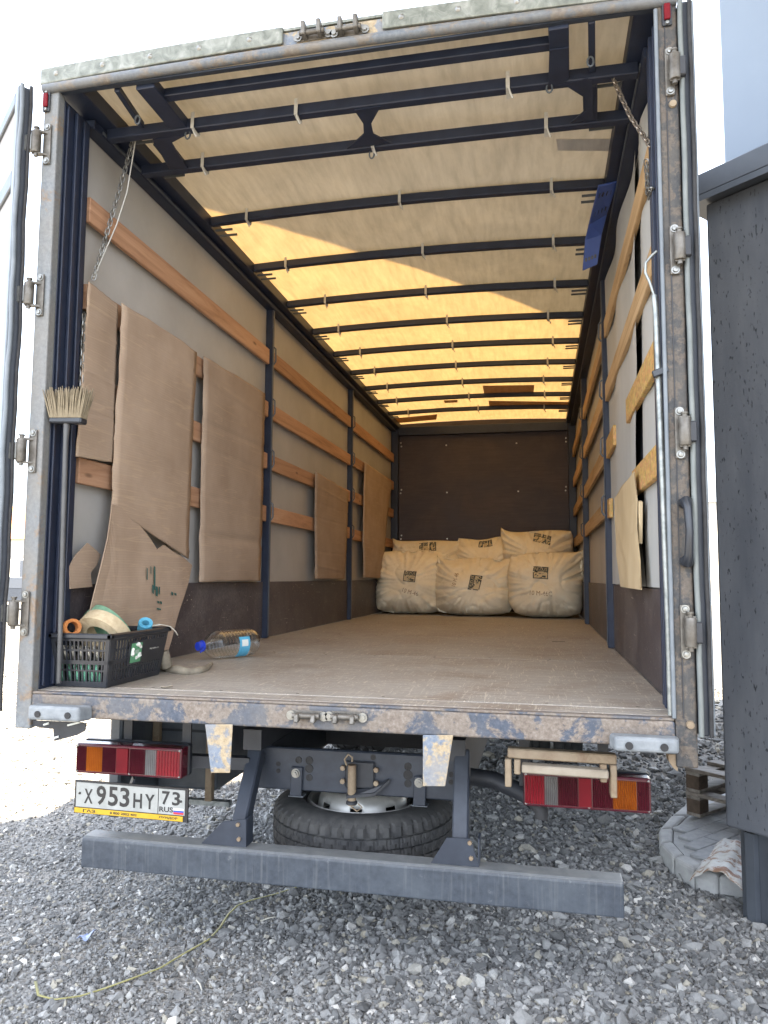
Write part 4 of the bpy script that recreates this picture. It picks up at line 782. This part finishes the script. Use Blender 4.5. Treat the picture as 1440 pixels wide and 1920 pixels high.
def ragged(name, label, pts, x, group=None, mat='cardboard', prints=(), lean=0):
    v0, v1 = min(v for _, v in pts), max(v for _, v in pts); bm = bmesh.new(); sg = 1 if x < 0 else -1
    vs = [bm.verts.new(P(u, v, 0, x+sg*lean*(v-v0)/(v1-v0))) for u, v in pts]; bm.faces.new(vs); bmesh.ops.triangulate(bm, faces=bm.faces)
    bmesh.ops.subdivide_edges(bm, edges=bm.edges, cuts=3, use_grid_fill=True)
    for v in bm.verts: v.co.x += sg*.010*(mnoise.noise((v.co.y*5, v.co.z*5, 2))+.4)
    me = bpy.data.meshes.new(name); bmesh.ops.recalc_face_normals(bm, faces=bm.faces); bm.to_mesh(me); bm.free(); o = put(name, me, mat, None, solid=.005); tag(o, label, 'cardboard' if mat == 'cardboard' else 'board', group)
    for u, v, du, dv in prints:
        q = [P(a, b, 0, x+sg*(.016+lean*(v-v0)/(v1-v0))) for a, b in ((u-du, v-dv), (u+du, v-dv+2), (u+du, v+dv+2), (u-du, v+dv))]; MB().add(q, [(0, 1, 2, 3)]).build('print_mark', 'print_green', o)
    return o
ragged('cardboard_sheet', 'torn cardboard sheet with dark printed marks leaning behind the black basket', [(210, 945), (228, 952), (246, 976), (258, 984), (272, 1000), (292, 1030), (305, 1022), (322, 1035), (345, 1048), (360, 1060), (352, 1090), (338, 1135), (325, 1180), (312, 1229), (280, 1215), (230, 1190), (168, 1150), (182, 1080), (198, 1010)], -1.165, G_,
       prints=[(276, 1075, 1, 11), (290, 1083, 1.5, 22), (287, 1104, 1.5, 8), (294, 1108, 2, 9), (299, 1106, 1.2, 7), (283, 1068, .7, 7), (297, 1128, 2, 2), (302, 1129, 1.6, 2.4), (323, 1112, 1.8, 3), (329, 1113, 2, 2), (298, 1141, 4, 1.5)], lean=.03)
ragged('cardboard_scrap', 'small crumpled cardboard scrap low in the left rear corner', [(128, 1062), (140, 1040), (160, 1018), (186, 1040), (180, 1058), (166, 1074), (172, 1100), (128, 1104)], -1.195)
ragged('plywood_sheet', 'pale curved plywood strip standing against the right wall', [(1154, 935), (1166, 915), (1192, 884), (1190, 930), (1187, 985), (1195, 1050), (1204, 1106), (1166, 1100), (1158, 1040), (1156, 985)], 1.190, mat='plywood_pale')
p0 = P(1201, 940, 0, 1.2); p1 = P(1200, 1018, 0, 1.2)
tag(MB().beam(p0, p1, .016, .035, (0, 1, 0)).build('wood_lath', 'plywood_pale', bevel=.002), 'thin pale lath hanging below a slat on the right wall', 'lath')
# -- sacks
def sack(label, u0, u1, vt, vb, y, lean=.10, labelp=None, rotl=0, seed=0, script=None, thick=.21, base=None):
    ear = {3: (.5, 0), 2: (0, .1), 1: (.1, .6), 5: (0, .5), 6: (.6, .7), 7: (0, .7)}.get(seed, (.5, .5))
    xa_, xb_ = P(u0, (vt+vb)/2, 1, y).x, P(u1, (vt+vb)/2, 1, y).x; zt, zb = P((u0+u1)/2, vt, 1, y).z, P((u0+u1)/2, vb, 1, y).z
    zb = F+.002 if base is None else base; a, b = (xb_-xa_)/2, (zt-zb)/2; c = Vector(((xa_+xb_)/2, y+.12, zb)); o0 = Vector((c.x, c.y, c.z))
    def surf(u, v, side, off=0):
        x = a*u*(1-.13*abs(v)**4*(1 if v < 0 else ear[0 if u < 0 else 1])); z = b*v*(1-.14*abs(u)**3*(1 if v < 0 else ear[0 if u < 0 else 1])+(.13*abs(u)**9*(1-ear[0 if u < 0 else 1]) if v > 0 else 0))
        t = thick*max(0, (1-abs(u)**2.6)*(1-abs(v)**2.6))**.50*(1.08-.25*v)
        e = max(abs(u), abs(v)); ag = math.atan2(v, u); wr = -abs(mnoise.noise((math.cos(ag)*5.5+seed*3, math.sin(ag)*5.5, seed)))*.11*e**1.8 - abs(mnoise.noise((math.cos(ag)*11+seed, math.sin(ag)*11, seed+2)))*.05*e**2.2 + mnoise.noise((u*1.5+seed, v*1.6, 9))*.055 - max(0, .12-abs(mnoise.noise((u*1.7+v*1.1+seed, v*1.5-u*.8, 2))))*.16 - max(0, .08-abs(mnoise.noise((u*3.1-v*2+seed*2, v*2.9, 6))))*.14
        t = t+wr*min(1, t/.05); t = t if side < 0 else t*.75
        zz = z+b; zz = max(zz, .004+.010*abs(mnoise.noise((u*5, seed, v)))) if v < -.3 else zz
        tw = .05*mnoise.noise((seed*2.7, v*.9, 1)); y_ = (t+off)*side + lean*(zz/(2*b)) + tw*u
        return o0 + Vector((x+.03*mnoise.noise((seed, v*1.5, u)), y_, zz+.035*mnoise.noise((seed*1.9, u*1.4, 3))*(v+1)/2))
    m_ = MB(); N = 60
    for sd in (-1, 1): m_.grid(lambda i, j: surf(i*2-1, j*2-1, sd), N, N)
    me = m_.mesh('sack'); bm = bmesh.new(); bm.from_mesh(me); bmesh.ops.remove_doubles(bm, verts=bm.verts, dist=.0015); bmesh.ops.recalc_face_normals(bm, faces=bm.faces); bm.to_mesh(me); bm.free(); me.shade_smooth()
    o = put('sack', me, 'sack'); tag(o, label, 'sack', 'filled sacks piled against the front wall')
    if labelp:
        lu, lv, lw, lh = labelp; ct, st = math.cos(rotl), math.sin(rotl)
        def mp(s, t, off): return surf(lu+(s*ct-t*st)/a, lv+(s*st+t*ct)/b, -1, off)
        lb = MB().grid(lambda i, j: mp((i-.5)*lw, (j-.5)*lh, .003), 10, 8).build('printed_label', 'ink_dark', o)
        MB().grid(lambda i, j: mp((i-.5)*lw*.88, -lh*.16+(j-.5)*lh*.54, .0045), 8, 5).build('label_field', 'ink_pale', lb)
        MB().grid(lambda i, j: mp((i-.5)*lw*.30+lw*.22, -lh*.30+(j-.5)*lh*.16, .0055), 5, 3).build('label_cell', 'ink_dark', lb)
        lettering('lettering', 'BEZUS', .1, lw*.86, 'ink_pale', lb, lambda x, z: mp(x, z+lh*.30, .0055), lh*.24)
    if script:
        su, sv, sw_, r_, body = script; cs, sn = math.cos(r_), math.sin(r_)
        lettering('handwriting', body, .1, sw_, 'ink_brown', o, lambda x, z: surf(su+(x*cs-(z)*sn)/a, sv+(x*sn+z*cs)/b, -1, .003), .05)
    return o
sack('full sack showing its label upright, leaning at the right wall', 952, 1096, 1036, 1160, 6.05, .14, (-.12, .36, .17, .135), -.06, 3, (-.15, -.25, .24, -.05, '10 M-46C'), thick=.31)
sack('full sack in the middle of the front row with sideways label', 812, 964, 1046, 1152, 6.22, .18, (.05, .14, .17, .13), 1.45, 2, (-.42, .25, .16, 1.3, '10 M-46'), thick=.30)
sack('full sack at the left end of the front row by the cardboard strip', 698, 838, 1032, 1147, 6.42, .18, (.06, .18, .17, .13), -.12, 1, (.10, -.30, .22, -.25, '10 M-46'), thick=.30)
sack('sack lying behind the front row with its ear against the left slats', 730, 868, 1012, 1100, 6.95, .12, (.05, .72, .22, .12), .05, 5, thick=.32, base=F+.28)
sack('sack lying behind the front row in the middle of the pile', 850, 972, 1007, 1100, 6.92, .12, (0, .80, .17, .09), 0, 6, thick=.32, base=F+.28)
sack('highest sack with a pointed ear on top of the pile', 938, 1078, 992, 1080, 6.72, .14, (.15, .66, .22, .12), -.30, 7, thick=.32, base=F+.38)
sack('sack mostly hidden behind the left front sack', 708, 760, 1050, 1120, 7.0, .08, None, 0, 8, thick=.16)
# -- basket with straps
bk = thing('basket', 'black plastic shopping basket filled with rolled straps on the bed edge', 'basket', (-1.08, .33, F))
bx0, bx1, by0, by1, bh = -1.188, -.958, .135, .56, .205; fl_ = .028
def bp(i, j, t): return Vector(((bx0 if i == 0 else bx1)+(-fl_*.35 if i == 0 else fl_)*t, (by0 if j == 0 else by1)+(-fl_ if j == 0 else fl_)*t, F+.003+bh*t))
def bwall(A, B, nb, skip=None):
    m_ = MB(); f = lambda s, t: bp(*A, t).lerp(bp(*B, t), s)
    nrm = (f(1, 0)-f(0, 0)).cross(Vector((0, 0, 1))).normalized()*.003
    def cell(s0, s1, t0, t1, th=1): m_.prism([f(s0, t0)-nrm*th, f(s1, t0)-nrm*th, f(s1, t1)-nrm*th, f(s0, t1)-nrm*th], nrm*2*th)
    for t0, t1 in ((0, .10), (.44, .52), (.90, 1)): cell(0, 1, t0, t1)
    for t0, t1 in ((.30, .335), (.70, .74)): cell(.03, .97, t0, t1, .6)
    cell(0, .07, .1, .9); cell(.93, 1, .1, .9)
    for k in range(nb):
        s = .07+.86*(k+.5)/nb
        if skip and skip[0] < s < skip[1]: continue
        cell(s-.012, s+.012, .1, .9, .8)
    return m_.build('side_wall', 'black_plastic', bk)
bwall((0, 0), (1, 0), 12); bwall((1, 0), (1, 1), 18); bwall((0, 1), (0, 0), 18); bwall((1, 1), (0, 1), 12)
MB().box(bx0, bx1, by0, by1, F+.001, F+.006).build('base', 'black_plastic', bk)
rm_ = MB(); c4 = [bp(0, 0, 1), bp(1, 0, 1), bp(1, 1, 1), bp(0, 1, 1)]
for k in range(4):
    a, b = c4[k], c4[(k+1) % 4]; d = (b-a).normalized()*.012; rm_.beam(a-d, b+d, .024, .022)
rm_.build('rim', 'black_plastic', bk, bevel=.005)
f = lambda s, t, o_=.006: bp(1, 0, t).lerp(bp(1, 1, t), s)+Vector((o_, 0, 0))
lbp = MB().add([f(.30, .36), f(.97, .36), f(.97, .84), f(.30, .84)], [(0, 1, 2, 3)]).build('label_plate', 'black_plastic', bk, solid=.003)
MB().add([f(.33, .40, .009), f(.52, .40, .009), f(.52, .80, .009), f(.33, .80, .009)], [(0, 1, 2, 3)]).build('recycling_mark', 'label_green', lbp)
cc = lambda ds, dt: f(.425+ds, .63+dt, .0105)
for k in range(3):
    a = k*2*math.pi/3+.5; pts = [cc(.075*math.cos(a+t), .14*math.sin(a+t)) for t in (0, .45, .9, 1.35)]; MB().tube(pts, [.007, .007, .011, .002], 6).build('arrow', 'label_white', lbp)
lettering('lettering', '100%', .03, .036, 'label_white', lbp, lambda x, z: f(.425, .62, .0125)+Vector((0, x, z)), .016)
lettering('lettering', 'Купить в', .03, .075, 'label_white', lbp, lambda x, z: f(.75, .63, .0105)+Vector((0, x, z)), .010)
def roll(name, label, c, axis, r0, r1, wd, mat, tail=None, n=40):
    pr = []; turns = max(3, int((r1-r0)/.006))
    for k in range(turns): q = r0+(r1-r0)*k/turns; q2 = r0+(r1-r0)*(k+1)/turns; pr += [(q+.0006, -wd/2+.0015), (q2-.0006, -wd/2)]
    pr2 = [(a, -b) for a, b in reversed(pr)]
    o = MB().lathe(pr+[(r1, -wd/2+.002), (r1, wd/2-.002)]+pr2, c, axis, n, close=True).build(name, mat, smooth=35); tag(o, label, 'strap', 'rolled straps in the black basket'); return o
roll('strap_roll', 'wide tan webbing strap rolled up on top of the basket', (-1.055, .265, F+.200), (-.14, -.78, -.60), .070, .120, .055, 'strap_tan')
roll('strap_roll', 'wide green webbing strap rolled up behind the tan one', (-1.10, .365, F+.215), (-.34, -.72, -.60), .075, .122, .05, 'strap_green')
roll('strap_roll', 'small orange strap roll at the post side of the basket', (-1.165, .19, F+.235), (.75, -.6, .15), .022, .036, .045, 'strap_orange', n=28)
roll('strap_roll', 'small blue strap roll at the far corner of the basket', (-1.0, .50, F+.225), (.4, -.5, .6), .015, .032, .05, 'strap_blue', n=24)
def ribbon(name, pts, wdt, mat, th=.003, parent=None, side=None):
    pts = [Vector(p) for p in pts]; m_ = MB(); vs = []; n = len(pts)
    for i, p in enumerate(pts):
        t = (pts[min(i+1, n-1)]-pts[max(i-1, 0)]).normalized(); sd = (Vector(side[i]) if side else t.cross(Vector((0, 0, 1)))).normalized(); vs += [p-sd*wdt/2, p+sd*wdt/2]
    m_.add(vs, [(2*i, 2*i+1, 2*i+3, 2*i+2) for i in range(n-1)]); return m_.build(name, mat, parent, solid=th, smooth=60)
for k in range(6):
    m_ = [(-1.17+.032*k, .16+.012*(k % 2), F+.02+.05*j/3+.003*j) for j in range(4)]
    tag(ribbon('strap_loop', [(-1.172+.033*k, .158, F+.015), (-1.170+.033*k, .150, F+.05), (-1.174+.033*k, .152, F+.09)], .020, 'strap_mint', .008), 'folded mint green strap loop in the lower slots of the basket', 'strap', 'mint strap loops in the basket')
for k in range(5):
    tag(ribbon('strap_loop', [(-1.16+.036*k, .156, F+.11), (-1.158+.036*k, .146, F+.135), (-1.162+.036*k, .150, F+.165)], .022, 'strap_pale', .008), 'folded pale strap loop in the upper slots of the basket', 'strap', 'pale strap loops in the basket')
tag(ribbon('strap_end', [(-.985, .50, F+.224), (-.945, .54, F+.232), (-.915, .57, F+.222), (-.895, .585, F+.200), (-.885, .592, F+.18)], .04, 'strap_pale', .003), 'loose pale strap end hanging over the basket rim', 'strap')
rg = [P(u, v, 2, F+.012) for u, v in ((303, 1250), (315, 1254), (335, 1258), (355, 1260), (372, 1258), (386, 1252), (396, 1246))]; rg = [Vector((-.955, .60, F+.10)), Vector((-.945, .61, F+.05))]+rg
m_ = MB().tube([p+Vector((0, 0, .004*(-1)**i)) for i, p in enumerate(rg)], [.022, .026, .028, .020, .024, .020, .018, .016, .010], 9)
tag(m_.build('rag', 'rag', smooth=70), 'twisted dirty cloth lying on the bed beside the basket', 'rag')
# -- bottle
bt = thing('plastic_bottle', 'large clear ribbed plastic water bottle lying on its side', 'bottle', (-.92, 1.3, F)); A = Vector((-1.015, 1.115, F+.080)); B = Vector((-.845, 1.455, F+.080)); d = (B-A).normalized()
pr = [(.019, 0), (.019, .02), (.026, .026), (.045, .045), (.066, .075), (.076, .10)]
for k in range(9): z = .108+.023*k; pr += [(.078, z), (.078, z+.010), (.073, z+.0145), (.073, z+.0175)]
pr += [(.078, .316), (.076, .345), (.068, .362), (.05, .366), (.02, .356), (0, .352)]
MB().lathe(pr, A, d, 48).build('body', 'clear_plastic', bt, smooth=50)
cpb = MB().lathe([(0, -.022), (.021, -.022), (.024, -.019), (.024, .004), (.031, .006), (.031, .010), (.020, .011)], A, d, 28).build('cap', 'bottle_cap', bt, smooth=40)
MB().tube([A+d*.012+Vector((.02, -.02, 0)), A-d*.0+Vector((.03, -.035, -.015)), A-d*.012+Vector((.022, -.03, -.03))], .004, 6).build('handle_ring', 'bottle_cap', cpb)
x_ = d.cross(Vector((0, 0, 1))).normalized(); u_ = x_.cross(d)
def lab(i, j): a = R(-62+92*i); return A + d*(.205+.075*j) + (x_*math.cos(a)+u_*math.sin(a))*.0795
lb = MB().grid(lab, 14, 4).build('label', 'label_blue', bt, solid=.0008); MB().grid(lambda i, j: (lambda a: A+d*(.22+.045*j)+(x_*math.cos(a)+u_*math.sin(a))*.0805)(R(-8+26*i)), 6, 3).build('label_field', 'label_white', lb)
# -- broom
br_ = thing('broom', 'straw coloured broom standing head up in the left rear corner', 'broom', (-1.16, .03, F))
h0, h1 = P(97, 792, 1, .035), P(157, 797, 1, .035); c_ = (h0+h1)/2
MB().prism([(h0.x, .012, h0.z-.006), (h1.x, .012, h0.z-.012), (h1.x, .012, h0.z+.014), (h0.x, .012, h0.z+.018)], (0, .05, 0)).build('head', 'black_plastic', br_, bevel=.006)
m_ = MB()
for i in range(30):
    for j in range(6):
        s = i/29; b0 = Vector((h0.x+.004+(h1.x-h0.x-.008)*s, 0.016+.008*j, h0.z+.016-.005*s)); t0 = b0+Vector(((s-.45)*.055+random.uniform(-.006, .006), random.uniform(-.012, .012)+(j-2.5)*.005, .118+random.uniform(-.012, .010)))
        m_.tube([b0, b0.lerp(t0, .6)+Vector((0, 0, .004)), t0], [.0034, .003, .0012], 5)
m_.build('bristles', 'bristle', br_, smooth=60)
MB().tube([(c_.x-.004, .036, h0.z-.008), (c_.x-.006, .036, h0.z-.07), (c_.x-.028, .090, F+.02)], [.014, .0105, .010], 12).build('handle', 'broom_pole', br_, smooth=60)
# -- chains
def chain(name, label, pts, mat='chain_metal', L=.032):
    pts = [Vector(p) for p in pts]; t = thing(name, label, 'chain', pts[0]); r_ = .0085; hl = L/2
    path = [(r_*math.cos(a), 0, (hl-r_*.6 if math.sin(a) >= 0 else -(hl-r_*.6))+r_*math.sin(a)) for a in [k*math.pi/6 for k in range(12)]]
    me = MB().tube(path, .0028, 6, closed=True).mesh('link', 60); d_ = 0; seg = 0; k = 0; step = L-.009
    tot = sum((pts[i+1]-pts[i]).length for i in range(len(pts)-1))
    while d_ < tot:
        acc = 0
        for i in range(len(pts)-1):
            ln = (pts[i+1]-pts[i]).length
            if acc+ln >= d_: p = pts[i].lerp(pts[i+1], (d_-acc)/ln); tg = (pts[i+1]-pts[i]).normalized(); break
            acc += ln
        o = put('link', me, mat, t, p); q = tg.to_track_quat('Z', 'Y'); o.rotation_mode = 'QUATERNION'; o.rotation_quaternion = q @ Matrix.Rotation(R(90*(k % 2)+random.uniform(-15, 15)), 3, 'Z').to_quaternion(); d_ += step; k += 1
    return t
a = P(250, 262, 1, .40); b = P(176, 520, 0, -1.20)
chain('chain', 'bright steel chain hanging slanted from the roof at the left wall', [a, a.lerp(b, .5)+Vector((0, 0, -.012)), b], 'zinc')
a2 = a+Vector((.012, 0, 0)); tag(MB().tube([a2, a2.lerp(b, .35)+Vector((.030, 0, -.03)), a2.lerp(b, .6)+Vector((.03, 0, -.02)), b], .003, 6).build('cord', 'white_strap'), 'thin pale cord running beside the bright steel chain', 'cord')
a = P(157, 595, 0, -1.19); chain('chain', 'short steel chain hanging straight down beside the broom', [a, Vector((a.x, a.y, P(153, 728, 0, -1.19).z))], 'zinc')
a = P(1146, 140, 1, .36); b = P(1221, 276, 0, 1.19)
chain('chain', 'rusty chain slanting from the roof to the right rear post', [a, a.lerp(b, .5)+Vector((0, 0, -.03)), b])
a = P(1212, 305, 0, 1.19); b = P(1216, 368, 0, 1.19); c_ = P(1222, 360, 0, 1.185)
chain('chain', 'short bright chain loop hanging on the topmost right slat', [a, b, c_+Vector((0, -.01, .01))], 'zinc', .026)
# -- blue plastic piece tucked under the roof
sts = [((1122, 348), (1158, 340), 1.25), ((1104, 420), (1138, 400), 1.55), ((1097, 450), (1128, 440), 1.62), ((1092, 508), (1120, 496), 1.68)]
vs = []; 
for (l_, r_, yy) in sts: vs += [P(*l_, 1, yy), P(*r_, 1, yy)]
bl = MB().add(vs, [(2*i, 2*i+1, 2*i+3, 2*i+2) for i in range(3)]).build('blue_panel', 'blue_plastic', None, solid=.012, bevel=.003); tag(bl, 'blue slotted plastic panel tucked under the right roof edge', 'plastic panel')
for i, tt in ((0, .35), (0, .85), (2, .75)):
    for k in range(4):
        s = .18+.2*k; p = vs[2*i].lerp(vs[2*i+1], s).lerp(vs[2*i+2].lerp(vs[2*i+3], s), tt); q = vs[2*i].lerp(vs[2*i+1], s).lerp(vs[2*i+2].lerp(vs[2*i+3], s), tt-.12)
        MB().beam(p+Vector((0, -.0068, 0)), q+Vector((0, -.0068, 0)), .011, .002, (0, 1, 0)).build('slot', 'black_plastic', bl)
# -- litter on the gravel
def gpt(u, v, dz=.016): p = P(u, v, 2, .012); return Vector((p.x, p.y, gz(p.x, p.y)+dz))
yb = [gpt(u, v, .02+.006*math.sin(i*1.3)) for i, (u, v) in enumerate(((66, 1852), (72, 1870), (102, 1877), (150, 1868), (200, 1852), (250, 1836), (300, 1818), (345, 1790), (390, 1764), (412, 1742), (428, 1718), (445, 1702), (470, 1690), (515, 1676), (565, 1662), (600, 1658)))]
yb[0].z += .02
tag(ribbon('packing_band', yb, .010, 'yellow_band', .0015), 'long yellow plastic packing band lying across the gravel', 'packing band')
p = gpt(160, 1760, .018); tag(MB().grid(lambda u, v: p+Vector(((u-.5)*.045+.012*v, (v-.5)*.06, .014*math.sin(u*5)*math.cos(v*4)+.01*u)), 6, 6).build('paper_scrap', 'blue_paper', solid=.001, smooth=60), 'small crumpled blue and white paper scrap on the gravel', 'paper')
for i, (u, v, du, dv) in enumerate(((488, 1730, 28, -6), (368, 1838, 10, 20), (830, 1632, 22, 6), (905, 1795, 14, 12))):
    a, b = gpt(u, v, .024), gpt(u+du, v+dv, .030); tag(MB().tube([a, a.lerp(b, .5)+Vector((.004, 0, .004)), b], [.003, .0035, .002], 6).build('twig', 'strap_pale'), ('pale twig on the gravel beside the upper bend of the yellow band', 'short pale splinter lying against the yellow band', 'thin pale twig under the bar close to the spare tyre', 'pale twig alone on the coarse gravel behind the bar')[i], 'twig', 'twigs on the gravel')
p = P(312, 1291, 2, F)
tag(MB().grid(lambda u, v: p+Vector(((u-.5)*.05, (v-.5)*.018*(1-(2*u-1)**2)+.004*u, .004+.008*u*u+.003*math.sin(v*5))), 6, 4).build('dry_leaf', 'rag', solid=.001, smooth=60), 'small dark curled leaf on the bed in front of the basket', 'leaf')
